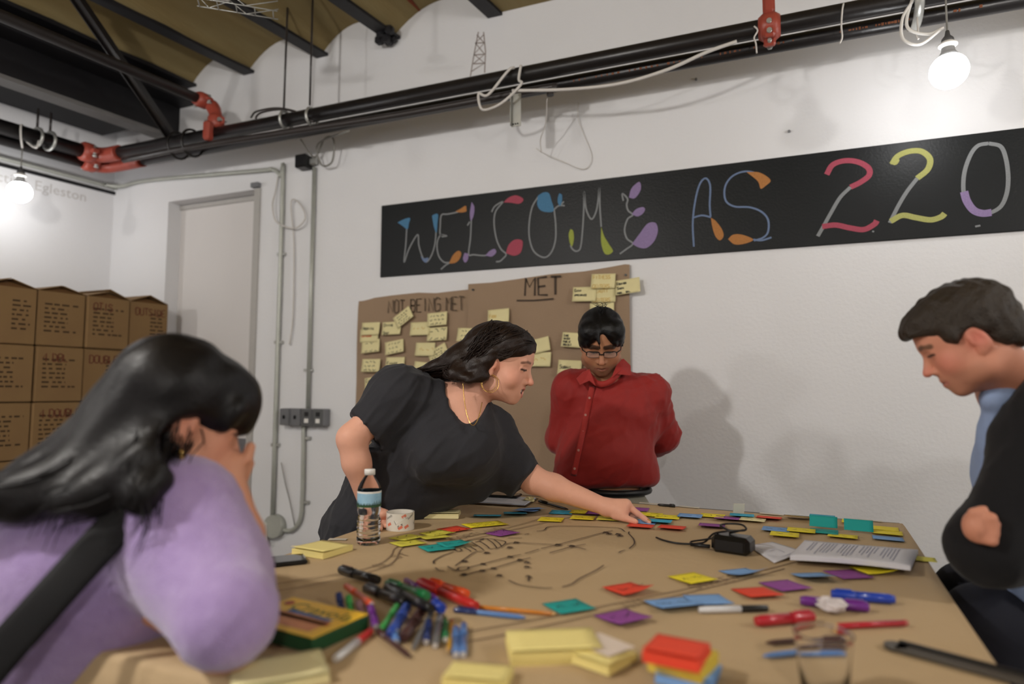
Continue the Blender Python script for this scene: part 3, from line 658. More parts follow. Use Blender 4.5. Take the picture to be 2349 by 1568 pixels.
def scribble(mb, w_, h_, lines, hz, ink_w, text=None, dens=1.0):
    lines = max(1, lines); 
    for k in range(lines):
        v = .78 - k * (.62 / max(1, lines - 1) if lines > 1 else .3); lh = h_ * min(.24, .5 / lines)
        if lines == 1: v = .55
        if text:
            s = text[k] if k < len(text) else ''
            tot = sum(.5 if c == ' ' else ((3.2 * (1 if c.isupper() or not c.isalpha() else .68) + 1.0) / 6) for c in s) * lh
            sc = min(1.0, w_ * .86 / max(tot, 1e-6)); m2 = MB()
            lettering(m2, s, A(-w_ * .42, (v - .5) * h_ - lh / 2, 0), A(sc, 0, 0), A(0, 1, 0), lh, ink_w, A(0, 0, 1), .05, .25)
        else:
            m2 = MB(); x = -w_ * .38 + rnd.random() * .1 * w_; x1 = w_ * (.2 + .2 * rnd.random())
            while x < x1:
                n = rnd.randint(3, 6); pts = []
                for i in range(n): pts.append(A(x, (v - .5) * h_ + rnd.uniform(-.5, .5) * lh, 0)); x += lh * .32
                m2.strip(pts, ink_w, (0, 0, 1)); x += lh * .5
        o = len(mb.v)
        for p in m2.v:
            u, vv = p[0] / w_ + .5, p[1] / h_ + .5; mb.v.append((p[0], p[1], hz(u, vv) + .0012))
        for f in m2.f: mb.f.append(tuple(i + o for i in f)); mb.m.append(0); mb.smooth.append(False)
def sticky(label, R, pos, colour, w_=.076, h_=.076, curl=.004, bow=0.0, lines=2, ink='k', ink_w=.0016, text=None, group=None, corner=0.0, name='sticky_note'):
    mb, hz = note_mesh(w_, h_, curl, bow, corner=corner)
    o = mb.obj(name, M_note[colour], mw=mw_from(R, pos)); tag(o, label, 'sticky note', group)
    if lines:
        m2 = MB(); scribble(m2, w_, h_, lines, hz, ink_w, text); m2.obj('writing', INK[ink], o)['kind'] = 'stuff'
    return o
RW = np.column_stack([A(1, 0, 0), A(0, 0, 1), A(0, -1, 0)])      # note frame on the back wall
WN = [(851, 754, 0, 1, 'd', ['Hospital'], 'wall note at the top of the leftmost column'), (847, 770, 0, 1, 'r', ['Outdoor'], 'wall note with one red word'), (851, 794, 5, 2, 'g', None, 'wall note just below the red worded note'),
      (851.5, 838, 0, 3, 'd', None, 'wall note in the leftmost column, second from the bottom'), (858.5, 879, 8, 2, 'd', ['Cafe', ''], 'wall note reading Cafe at the bottom of the leftmost column'),
      (899, 753, 1, 2, 'd', ['Diving', 'Spot'], 'wall note half under the slanted note'), (926, 728, 33, 4, 'k', None, 'slanted wall note under the heading not being met'), (905.5, 796, 9, 3, 'g', None, 'tilted wall note above the Finance note'),
      (907, 834, 0, 1, 'k', ['Finance'], 'wall note reading Finance'), (964, 754, 0, 1, 'o', None, 'faintly written wall note left of the stacked pair'), (1003.5, 732, 3, 3, 'd', None, 'upper wall note of the stacked pair'),
      (1003.5, 766, 2, 2, 'd', None, 'lower wall note of the stacked pair'), (976, 801, -1, 1, 'o', None, 'faint wall note under the bold slanted one'), (1006, 811, 28, 4, 'k', None, 'boldly written slanted wall note'),
      (972, 846, -6, 1, 'o', None, 'wall note just above the dark shirt shoulder'), (917, 877, -9, 1, 'g', None, 'lowest wall note right of the Cafe note'), (1073, 768, -3, 3, 'k', None, 'wall note left of the woman with hoop earrings'),
      (1074, 812, -2, 2, 'd', None, 'wall note mostly hidden behind the long brown hair'), (1144, 725, 3, 1, 'o', ['Food'], 'wall note just above the brown haired head'), (1384, 645, -2, 2, 'o', ['FITNESS', 'CENTERS'], 'topmost faint wall note under the chalkboard'),
      (1384.5, 676, -1, 2, 'o', ['BEAUTY', 'CENTERS'], 'faint wall note under the topmost one'), (1341, 675, -2, 3, 'k', ['Clean', 'appearance', ''], 'wall note reading Clean at the right sheet'), (1440, 657, 6, 3, 'k', ['Equinox', 'Sauna', 'pool, spa,'], 'wall note hanging over the right edge of the paper'),
      (1381, 712, 0, 1, 'k', ['Advance'], 'wall note right above the black haired man'), (1316, 780, -5, 4, 'k', ['CARE', 'WATER', 'PUBLIC', 'TRANSIT'], 'wall note left of the black haired man'),
      (1236, 793, 12, 1, 'd', ['mom'], 'tilted wall note in front of the smiling face'), (1238, 824, -1, 1, 'o', None, 'wall note under the tilted one by the smiling face'), (1307, 843, -3, 1, 'd', ['Subway'], 'wall note behind the red shirt shoulder')]
for i, (x, y, a, ln, ink, tx, lab) in enumerate(WN):
    R = RW @ rotz(math.radians(a)); off = (.024 if x < 1077 else .036) + .0014 * (i % 4)
    big = ink == 'k' and a == 28
    sticky('pale yellow ' + lab, R, on_wall(x, y, off), 'pale', .127, .078, .014 if i not in (1, 20) else .004, lines=ln, ink=ink, ink_w=.005 if big else .0038, text=tx, group='notes on the brown wall paper', name='wall_note')

# ================================================================ cartons stacked by the left wall
M_card = mat('brown_cardboard', '#90734a', .85, .1, 6.0, .15, 60.0, colour2='#7e6140')
M_cardin = mat('cardboard_inside', '#6a4a28', .9, .1)
M_print = mat('dark_carton_print', '#3f2d16', .85, .1); M_redpen = mat('reddish_marker', '#5f2f1e', .85, .2)
SKEW[0] = True
bx = -3.8; bw, bh = .257, .318; y0s = [2.142, 2.401, 2.660, 2.918]; dep_ = .60
rown = ['top', 'second', 'third', 'fourth', 'fifth', 'bottom']; coln = ['leftmost', 'second', 'third', 'rightmost']
for r in range(6):
    zt = 1.893 - r * .3225
    for c in range(4):
        jx = rnd.uniform(-.008, .008); x1 = bx + jx; yc = y0s[c] + bw / 2 + rnd.uniform(-.003, .003); zb = zt - bh
        if r == 5: zb = 0.0
        t = thing('carton', f'brown cardboard carton, {coln[c]} column, {rown[r]} row of the stack', 'carton', (x1 - dep_ / 2, yc, zb), 'cartons stacked by the left wall')
        MB().box((x1 - dep_ / 2, yc, (zb + zt) / 2), (dep_, bw - .006, zt - zb), bev=.006).obj('body', M_card, t)
        mb = MB(); left = rnd.random() < .5
        for k in range(7):
            z = zt - .075 - k * .026; y = yc - bw * (.36 if left else -.02); ye = yc + bw * (.36 if k in (0, 6) else (.12 if left else .40)) * rnd.uniform(.8, 1)
            while y < ye:
                ww = rnd.uniform(.012, .04); mb.strip([(x1 + .0006, y, z), (x1 + .0006, min(ye, y + ww), z)], .010, (1, 0, 0)); y += ww + rnd.uniform(.006, .02)
        mb.obj('print', M_print, t)
        tx = {(1, 1): '4 DBL', (2, 1): '4 DOUBLE', (0, 2): 'OTIS', (0, 3): 'OUTSIDE', (1, 2): 'DOUBLE', (2, 2): 'DO'}.get((r, c))
        if tx:
            mb = MB(); lettering(mb, tx, (x1 + .0012, yc - bw * .36, zt - .085), A(0, .95, 0), A(0, 0, 1), .045, .006, (1, 0, 0), .08, .2); mb.obj('handwriting', M_redpen, t)
        if r == 0:      # top flaps meeting in a low gable
            for s_ in (-1, 1):
                mb = MB(); e = A(x1 - .005, yc + s_ * bw / 2 * .97, zt); rg = A(x1 - .005, yc + s_ * .004, zt + .045 + rnd.uniform(-.008, .008)); d = A(-dep_ + .01, 0, 0)
                mb.prism([e, rg, rg + A(0, 0, .004), e + A(0, 0, .004)], d); mb.obj('flap', M_card, t)
            mb = MB(); mb.prism([(x1 - .02, yc - bw * .46, zt), (x1 - .02, yc + bw * .46, zt), (x1 - .05, yc, zt + .036)], (-.004, 0, 0)); mb.obj('end_flap', M_cardin, t)
SKEW[0] = False
# ---- things standing in the recess
t = thing('side_cabinet', 'low grey cabinet with a brown base in the recess', 'cabinet', (-3.39, 3.24, 0))
MB().box((-3.39, 3.24, .565), (.34, .26, .18), bev=.01).obj('body', mat('grey_cabinet', '#6c6a68', .6), t); MB().box((-3.39, 3.24, .255), (.34, .26, .51), bev=.01).obj('base', mat('brown_wood_base', '#5b3a1a', .6, .2, 12, stretch=(1, 1, 6)), t)
MB().box((-3.39, 3.105, .565), (.28, .008, .12), bev=.003).obj('drawer', mat('grey_drawer', '#77757a', .5), t)
t = thing('potted_plant', 'dark red leaved plant in a black pot in the recess', 'plant', (-3.29, 3.22,   .65))
MB().lathe([(.0001, 0), (.06, 0), (.075, .13), (.07, .135), (.0001, .12)], (-3.28, 3.22,   .65), 20).obj('pot', M_dark, t)
M_leaf = mat('dark_red_leaf', '#3a1c26', .5, .3, 30)
for k in range(26):
    a = rnd.uniform(0, 6.28); l = rnd.uniform(.08, .17); el = rnd.uniform(.2, 1.3); d = A(math.cos(a) * math.cos(el), math.sin(a) * math.cos(el) * .6, math.sin(el))
    b0 = A(-3.30 - rnd.uniform(0, .05), 3.22, .76); sd = unit(np.cross(d, (0, 0, 1))); mb = MB(); m1 = b0 + d * l * .6; tip = b0 + d * l - A(0, 0, .02)
    mb.add([b0, m1 + sd * .014, tip, m1 - sd * .014, m1 + A(0, 0, -.004)], [(0, 1, 4), (1, 2, 4), (2, 3, 4), (3, 0, 4)], 0, True); mb.obj('leaf', M_leaf, t)
# ================================================================ the table and its brown paper
M_kraft2 = mat('kraft_paper_table', '#bba17c', .8, .06, 4.0, .35, 45.0)
M_top = mat('dark_table_edge', '#3c3936', .5, .1)
FL, FR, NR, NL = A(-1.19, 2.475), A(.335, 2.435), A(.265, .74), A(-1.15, .74)
t = thing('table', 'big work table with a dark top edge under brown paper', 'table', (-.43, 1.6, 0))
mb = MB(); mb.prism([(*p, TZ - .038) for p in (FL, FR, NR, NL)], (0, 0, .032)); mb.obj('tabletop', M_top, t)
for (x, y) in ((-1.08, 2.36), (.22, 2.32), (.16, .85), (-1.05, .85)):
    MB().box((x, y, (TZ - .038) / 2), (.06, .06, TZ - .038), bev=.006).obj('leg', M_top, t)
mb = MB(); mb.box((-.43, 2.34, TZ - .09), (1.24, .03, .10)); mb.box((-.44, .85, TZ - .09), (1.14, .03, .10)); mb.obj('apron', M_top, t)
t_cover = thing('paper_cover', 'brown paper covering the table, with a hand drawn map', 'paper', (-.43, 1.6, TZ))
def bil(u, v): 
    a = FL + (FR - FL) * u; b = NL + (NR - NL) * u; return a + (b - a) * v
mb = MB(); nu, nv = 60, 70; vs_ = []
prof = [(-.02, -.03), (-.004, -.006), (.004, 0)]
us = [0.0] + list(np.linspace(.008, 1.003, nu)) + [1.008, 1.011, 1.012]
vv_ = [.022] + list(np.linspace(.03, 1.002, nv)) + [1.005, 1.007, 1.008]
def drop(u, v):
    d = 0
    if u > 1.004: d -= {1.008: .010, 1.011: .06, 1.012: .30}.get(round(u, 3), 0)
    if v > 1.003: d -= {1.005: .010, 1.007: .05, 1.008: .12}.get(round(v, 3), 0)
    if u <= 0: d -= .002
    return d
for v in vv_:
    for u in us:
        p = bil(u, v); z = TZ + drop(u, v) + .0016 * math.sin(p[0] * 7 + 2) * math.sin(p[1] * 5) - .0016
        wv = .010 * math.sin(p[1] * 9) + .008 if u > 1.0105 else 0
        vs_.append((p[0] + wv, p[1], z))
n = len(us); fs = [(r * n + k, (r + 1) * n + k, (r + 1) * n + k + 1, r * n + k + 1) for r in range(len(vv_) - 1) for k in range(n - 1)]
mb.add(vs_, fs, 0, True); mb.obj('sheet', M_kraft2, t_cover)
M_pen = mat('brown_black_map_ink', '#43332a', .8, .2, 80); M_faintpen = mat('faint_map_ink', '#7d6750', .85, .15, 60); M_green = mat('dark_green_ink', '#3b4c3a', .8, .2)
NZ = A(0, 0, 1)
def ink(name, strokes, wd, m, z=.0012):
    mb = MB()
    for s in strokes:
        pts = [onz(x, y, TZ + z) for x, y in s]; mb.strip(bez(pts, 6) if len(pts) > 2 else pts, wd, NZ)
    o = mb.obj(name, m, t_cover); o['kind'] = 'stuff'; return o
mp = lambda L: [(940 + x / 4.35, 1200 + y / 4.35) for x, y in L]
MAPS = [[(455, 420), (550, 350), (650, 285), (740, 275)], [(520, 188), (600, 165), (690, 155), (740, 150), (690, 175), (650, 185)], [(700, 158), (770, 148), (870, 160), (950, 178), (945, 205), (890, 240), (800, 252)],
        [(615, 183), (700, 235), (735, 262)], [(695, 175), (760, 215), (795, 250)], [(770, 152), (830, 195), (870, 245)], [(840, 160), (890, 195), (915, 228)], [(600, 230), (640, 250), (665, 268)], [(545, 240), (590, 262), (612, 280)],
        [(452, 245), (452, 265), (490, 278), (520, 265), (500, 250)], [(955, 205), (1050, 188), (1200, 195), (1440, 208), (1525, 210)], [(575, 440), (720, 402), (1000, 330), (1110, 308)], [(1150, 297), (1290, 255)], [(1310, 248), (1480, 208), (1700, 150), (1920, 92), (2025, 68)],
        [(540, 515), (700, 470), (840, 440), (1000, 395), (1120, 360), (1205, 340)], [(375, 425), (430, 455), (470, 470)], [(470, 465), (500, 435), (580, 430), (575, 455), (500, 468), (480, 455)], [(500, 505), (560, 520)],
        [(1395, 292), (1500, 262), (1620, 228), (1755, 205)], [(1570, 215), (1660, 232), (1760, 258)], [(240, 400), (245, 368), (330, 320), (440, 280)], [(255, 440), (290, 465), (345, 475)],
        [(2190, 80), (2185, 100), (2230, 150), (2240, 200), (2190, 250)], [(2150, 262), (2110, 275), (2085, 290)], [(985, 565), (1080, 605), (1200, 625), (1320, 640), (1420, 640)], [(1520, 632), (1620, 600), (1700, 545), (1860, 465), (1935, 415)],
        [(1185, 575), (1185, 520), (1155, 530)], [(1185, 518), (1220, 540)], [(980, 140), (1120, 142)], [(1145, 108), (1190, 98)], [(1265, 75), (1340, 65), (1405, 28), (1700, 25), (1950, 35), (2090, 45), (2145, 80)]]
ink('map_lines', [mp(s) for s in MAPS], .0038, M_pen)
blobs = []
for (x, y) in ((1000, 330), (730, 402), (725, 468), (835, 445), (1100, 360), (1480, 210), (1620, 222), (1955, 88), (2080, 105), (1170, 385), (1170, 430), (895, 515), (1065, 188), (545, 505), (1000, 237), (770, 290), (550, 375), (2100, 120), (1990, 100)):
    blobs += [[(x - 30, y + 8), (x, y - 6), (x + 30, y + 4)], [(x - 20, y - 8), (x + 18, y + 10)]]
ink('map_marks', [mp(s) for s in blobs], .0045, M_pen)
ink('road_lines', [[(620, 1357), (700, 1343), (790, 1325), (840, 1312), (885, 1298), (908, 1282), (918, 1262), (935, 1248)], [(600, 1345), (680, 1330), (760, 1318), (830, 1305), (875, 1290), (898, 1272), (905, 1258), (925, 1245)],
                   [(1030, 1238), (1110, 1222), (1200, 1200), (1270, 1180), (1330, 1175)], [(1040, 1245), (1130, 1225), (1230, 1202), (1320, 1184), (1420, 1184)], [(1060, 1450), (1200, 1425), (1350, 1395), (1500, 1365), (1640, 1335), (1760, 1305), (1850, 1280)],
                   [(1000, 1482), (1120, 1462), (1260, 1432), (1420, 1395), (1560, 1362), (1700, 1330), (1800, 1303)], [(1620, 1190), (1720, 1200), (1800, 1208), (1900, 1216)]], .0035, M_faintpen)
mb = MB()
for (x, y, s_) in ((1048, 1238, 'CORTLAND'), (870, 1302, 'SL'), (912, 1280, 'ST'), (1440, 1395, 'AVE'), (1600, 1350, 'STREET')):
    p = onz(x, y, TZ + .0013); q = onz(x + 30, y - 7, TZ + .0013); uxx = unit(q - p); lettering(mb, s_, p, uxx, np.cross(NZ, uxx), .032, .003, NZ, .09, .4)
mb.obj('street_names', M_faintpen, t_cover)

# ---- tape scraps along the far edge
M_tape = mat('matt_white_tape', '#c9c1b2', .5, .05)
for (x, y, a, lab) in ((1490, 1154, -5, 'white tape scrap on the far edge beside the pointing hand'), (1580, 1162, -7, 'white tape scrap on the far edge right of the black pen'), (1770, 1178, -6, 'white tape scrap on the far edge above the red note'), (775, 1236, 20, 'white tape scrap at the left edge behind the pad'), (690, 1252, 25, 'small tape scrap at the left edge beside the pad'),
                       (1995, 1193, -6, 'white tape scrap on the far edge near the right corner')):
    p = onz(x, y, TZ + .0015); R = rotz(math.radians(a)); mb = MB(); mb.box((0, 0, 0), (.075 if x > 800 else .05, .018, .0006)); tag(mb.obj('tape_scrap', M_tape, mw=mw_from(R, p)), lab, 'tape', 'tape scraps on the table edge')
p = onz(1694, 1178, TZ); mb = MB(); mb.box((0, 0, .018), (.036, .0015, .04)); tag(mb.obj('folded_card', M_note['W'], mw=mw_from(rotz(.3) @ np.array([[1, 0, 0], [0, .94, -.34], [0, .34, .94]]), p)), 'small white folded card standing on the far edge', 'card')

# ================================================================ sticky notes on the table
TN = [  # px, py, turn, colour, size, curl, lines, label
 (1112, 1203, 24, 'Y', (.125, .076), .006, 3, 'large yellow note with bold writing left of the violet one'), (1042, 1215, 36, 'R', 0, .008, 2, 'red note between the yellow notes by the tape roll'), (1003, 1225, 34, 'pale2', 0, .010, 2, 'yellow note touching the red one by the tape roll'),
 (997, 1235, 20, 'pale2', 0, .014, 2, 'curved yellow note above the teal pair'), (935, 1234, 38, 'pale2', 0, .012, 2, 'yellow note with a raised corner in front of the tape roll'), (936, 1247, 26, 'pale2', 0, .008, 1, 'yellow note nearest the water bottle'),
 (1001, 1258, 22, 'T', 0, .006, 1, 'nearer teal note of the overlapping pair'), (1042, 1250, 24, 'T', 0, .006, 1, 'farther teal note of the overlapping pair'), (1152, 1223, 40, 'V', 0, .008, 2, 'violet note above the striped map shape'),
 (1118, 1184, 8, 'C', (.09, .05), .010, 0, 'sky blue note scrap beyond the large yellow note'), (1182, 1180, 12, 'C', 0, .018, 0, 'curled sky blue note at the left of the blue cluster'), (1205, 1174, -10, 'B', 0, .016, 0, 'light blue note in the middle of the blue cluster'), (1222, 1169, 20, 'B', 0, .02, 0, 'light blue note at the back of the blue cluster'),
 (1264, 1192, -3, 'Y', 0, .004, 1, 'yellow note at the left end of the row under the arm'), (1337, 1189, -3, 'Y', 0, .006, 1, 'yellow note second in the row under the arm'), (1398, 1191, -2, 'pale2', 0, .004, 1, 'dull yellow note under the wrist'), (1288, 1175, -2, 'C', 0, .004, 1, 'sky blue note at the left of the far row'),
 (1335, 1175, -3, 'Y', 0, .004, 2, 'yellow note beside the left sky blue one in the far row'), (1368, 1168, -4, 'Y', 0, .004, 1, 'yellow note behind the violet strip by the arm'), (1372, 1178, -3, 'V', 0, .004, 1, 'violet note under the forearm'), (1462, 1168, -4, 'V', 0, .004, 0, 'violet note behind the pointing hand'),
 (1492, 1181, -6, 'Y', 0, .004, 2, 'yellow note right behind the pointing finger'), (1532, 1187, -6, 'Y', 0, .004, 1, 'yellow note right of the pointing finger'), (1512, 1198, -4, 'C', 0, .012, 0, 'sky blue note at the tip of the pointing finger'), (1478, 1197, -8, 'B', 0, .004, 0, 'light blue note under the fingertip'),
 (1469, 1208, -5, 'R', 0, .012, 0, 'red note just below the pointing finger'), (1541, 1212, -8, 'R', 0, .012, 0, 'red note right of the one below the finger'), (1583, 1185, -5, 'B', 0, .006, 1, 'taped light blue note right of the yellow pair'), (1634, 1183, -7, 'Y', 0, .006, 1, 'yellow note left of the violet far note'),
 (1668, 1190, -6, 'V', 0, .012, 1, 'violet note in the far row'), (1702, 1184, -2, 'C', 0, .012, 1, 'sky blue note with a lifted corner in the far row'), (1727, 1193, -8, 'pale', 0, .004, 1, 'pale yellow note left of the far red note'), (1764, 1189, -6, 'R', 0, .016, 0, 'red note in the far row'),
 (1633, 1207, -3, 'V', 0, .014, 0, 'taped violet note on its own behind the black adapter'), (1831, 1190, -5, 'pale', 0, .03, 0, 'pale note lifting off the table in the far row'), (1886, 1187, -5, 'C', 0, .006, 0, 'sky blue note behind the upright teal one'), (1890, 1219, -5, 'T', 0, .004, 1, 'flat teal note below the upright teal one'),
 (1962, 1198, -5, 'Y', 0, .006, 1, 'yellow note behind the right upright teal one'), (2028, 1214, -6, 'Y', 0, .004, 0, 'yellow note right of the right upright teal one'), (2036, 1224, -6, 'Y', 0, .006, 0, 'yellow note above the light blue one near the corner'), (2037, 1236, -4, 'B', 0, .01, 0, 'taped light blue note nearest the far right corner'),
 (1780, 1215, -6, 'B', 0, .006, 1, 'light blue note behind the white sheet'), (1838, 1218, -5, 'Y', 0, .006, 1, 'yellow note left of the flat teal one'), (1800, 1228, -5, 'Y', 0, .006, 1, 'yellow note just behind the white sheet'), (1933, 1231, -6, 'Y', 0, .012, 1, 'yellow note just behind the printed pages'),
 (2120, 1283, -4, 'pale2', (.05, .05), .0, 0, 'small yellow note at the right table edge'), (1589, 1329, 42, 'Y', 0, .008, 1, 'yellow note alone in the middle of the table'), (1440, 1355, 38, 'R', 0, .01, 1, 'red note alone below the map'), (1305, 1392, 30, 'T', 0, .008, 1, 'teal note at the end of the orange pencil'),
 (1430, 1419, 40, 'V', 0, .016, 1, 'violet note below the lone red one'), (1546, 1389, 30, 'B', (.09, .076), .02, 1, 'crumpled light blue note behind the white marker'), (1624, 1381, 22, 'B', 0, .012, 0, 'light blue note under the white marker'), (1704, 1316, 38, 'B', 0, .024, 0, 'curled light blue note right of the lone yellow one'),
 (1738, 1362, 32, 'R', 0, .014, 0, 'orange red note overlapping a violet one'), (1801, 1346, 40, 'V', 0, .008, 0, 'violet note half under the orange red one'), (1872, 1328, 32, 'B', 0, .03, 0, 'strongly curled light blue note near the blue marker'), (1946, 1318, 36, 'V', 0, .006, 0, 'violet note below the printed pages'), (2005, 1309, 34, 'Y', 0, .006, 0, 'yellow note peeking from under the printed pages')]
M_note['pale2'] = mat('soft_yellow_note', '#dcd34f', .75, .05, 20)
for i, (x, y, a, c, sz, cu, ln, lab) in enumerate(TN):
    w_, h_ = sz or (.076, .076); far = y < 1240
    a = a + 22.4 - math.degrees(math.atan((x - IW / 2) / FPX)) if abs(a) >= 15 else a + 13 * min(1, max(0, (1950 - x) / 700))
    R = rotz(math.radians(a)); z = TZ + .0004 + .0009 * (i % 4)
    sticky(lab, R, onz(x, y, TZ), c, w_, h_, cu * .45, lines=ln, ink='k', ink_w=.0022, group='sticky notes on the table', corner=.012 if (i % 5 == 2 and not far) else 0).location.z = z
for (x, y, lab) in ((1889, 1213, 'left upright teal note stuck at a steep angle'), (1970, 1222, 'right upright teal note stuck at a steep angle')):
    p = onz(x, y, TZ); q = unit(A(.03, .52, .86)); xx = unit(A(1, -.08, 0)); nn = np.cross(xx, q); R = np.column_stack([xx, np.cross(nn, xx), nn])
    sticky(lab, R, p + R[:, 1] * .020 + A(0, 0, .002), 'T', .076, .038, .006, lines=0, group='sticky notes on the table')

# ---- pads of notes
def pad(label, px_, size, rot, colour, z0=0.0, tilt=0.0, lift=0.0):
    m = M_note[colour]; p = onz(*px_, TZ + z0); R = rotz(math.radians(rot)) @ np.array([[1, 0, 0], [0, math.cos(tilt), -math.sin(tilt)], [0, math.sin(tilt), math.cos(tilt)]])
    t = posed('note_pad', label, 'note pad', mw_from(R, p + A(0, 0, lift)), 'pads of sticky notes')
    w_, d_, h_ = size; mb = MB(); N = 5
    for k in range(N): mb.box((rnd.uniform(-.0008, .0008), rnd.uniform(-.0008, .0008), h_ * (k + .5) / N), (w_, d_, h_ / N), rotz(rnd.uniform(-.01, .01)))
    mb.obj('sheets', m, t)
    mb, hz = note_mesh(w_, d_, .004); o = mb.obj('top_sheet', m, t); o.location = (0, 0, h_)
    return t
M_note['cream'] = mat('cream_note', '#ead98c', .75, .03, 20); M_note['lem'] = mat('lemon_note_edge', '#dcc24a', .75, .05, 20)
pad('pale yellow note pad at the left edge beside the phone', (740, 1266), (.105, .105, .014), -6, 'cream')
pad('pale yellow note pad by the dark shirt', (1016, 1183), (.11, .09, .014), 22, 'pale')
pad('blue note pad at the bottom of the coloured pile', (1580, 1555), (.078, .076, .012), -4, 'B')
pad('yellow note pad under the red one', (1568, 1552), (.078, .076, .020), -12, 'lem', .0, 0, .0125)
pad('red note pad on top of the coloured pile', (1554, 1562), (.078, .076, .014), -6, 'R', .0, 0, .0328)
pad('yellow note pad leaning at the front of the table', (1268, 1500), (.14, .075, .020), 29, 'cream', 0, .10, .002)
pad('loose yellow note pad with a white sheet at the front', (1372, 1514), (.09, .076, .012), -20, 'cream', 0, .0, .001)
p = onz(1385, 1505, TZ); mb = MB(); mb.box((0, 0, 0), (.075, .06, .0008)); tag(mb.obj('white_slip', mat('white_slip', '#d9c9bb', .8), mw=mw_from(rotz(-.5), p + A(0, 0, .0185))), 'whitish slip of paper on the loose pad', 'paper')
pad('large yellow note pad at the front left corner', (640, 1552), (.127, .10, .012), 46, 'pale')
pad('yellow note pad at the bottom centre of the photo', (1098, 1562), (.09, .06, .012), 12, 'cream')

# ================================================================ markers, pens and pencils
PC = {'black': '#141416', 'blue': '#2d4a9e', 'dblue': '#27386e', 'lblue': '#5c86c4', 'green': '#3f9b4d', 'dgreen': '#1f7a45', 'red': '#c22a26', 'orange': '#ea5a2a', 'purple': '#6b2a86', 'brown': '#4a2f2c', 'mauve': '#8a6a70', 'grey': '#6c6a6a', 'white': '#d9dadd', 'pencil': '#d88a35', 'ochre': '#c9952f', 'rblue': '#1e3fa8', 'crimson': '#b3202e'}
def pmat(c): return mat('plastic_' + c, PC[c], .28, .05, 20, coat=.3)
def marker(label, a, b, colour, kind='felt', cap=None, z=(0, 0), r=None):
    """A pen lying from pixel a (cap or blunt end) to pixel b (tip) at heights z above the table."""
    r = r or {'fat': .0095, 'felt': .0062, 'pen': .0045, 'pencil': .0038}[kind]
    p0 = onz(*a, TZ + r + z[0]) ; p1 = onz(*b, TZ + r + z[1])
    L = float(np.linalg.norm(p1 - p0)); ax = (p1 - p0) / L; R = np.column_stack([ax, unit(np.cross((0, 0, 1), ax)), np.cross(ax, unit(np.cross((0, 0, 1), ax)))])
    t = posed('pencil' if kind == 'pencil' else ('pen' if kind == 'pen' else 'marker'), label, 'pencil' if kind == 'pencil' else ('pen' if kind == 'pen' else 'marker'), mw_from(R, p0), 'drawing tools on the table')
    X = lambda v: (v * L, 0, 0); cm = pmat(cap or colour); bm = pmat(colour)
    if kind == 'pencil':
        MB().cyl(X(0), X(.93), r, n=6).obj('barrel', bm, t); MB().cyl(X(.93), X(.985), r, r * .35, n=10).obj('cone', mat('bare_wood', '#c9a26d', .7), t); MB().cyl(X(.985), X(1), r * .35, .0003, n=8).obj('lead', M_dark, t); MB().cyl(X(-.05), X(0), r * .95, n=10).obj('eraser', mat('eraser', '#b5605a', .7), t)
    elif kind == 'pen':
        MB().tube([X(.0), X(.02), X(.62), X(.9), X(.97), X(1)], [r * .8, r, r, r * .9, r * .5, r * .15], 12).obj('barrel', bm, t); MB().tube([X(-.02), X(0), X(.32)], [r * .9, r * 1.12, r * 1.12], 12).obj('cap', cm, t)
        MB().box((L * .16, 0, r * 1.4), (L * .26, r * .6, r * .3)).obj('clip', cm, t)
    else:
        MB().tube([X(.38), X(.93), X(.955), X(1)], [r, r, r * .86, r * .84], 16).obj('barrel', bm, t)
        MB().tube([X(0), X(.01), X(.03), X(.36), X(.40)], [r * .6, r * .86, r * 1.0, r * 1.06, r * 1.06], 16).obj('cap', cm, t)
        MB().cyl(X(.96), X(1.005), r * .7, n=12).obj('end_plug', mat('pale_plug', '#cfcac6', .4) if kind == 'felt' else bm, t)
        if kind == 'fat': MB().box((L * .2, 0, r * 1.12), (L * .26, r * .5, r * .25)).obj('clip', cm, t)
    return t
U = .012
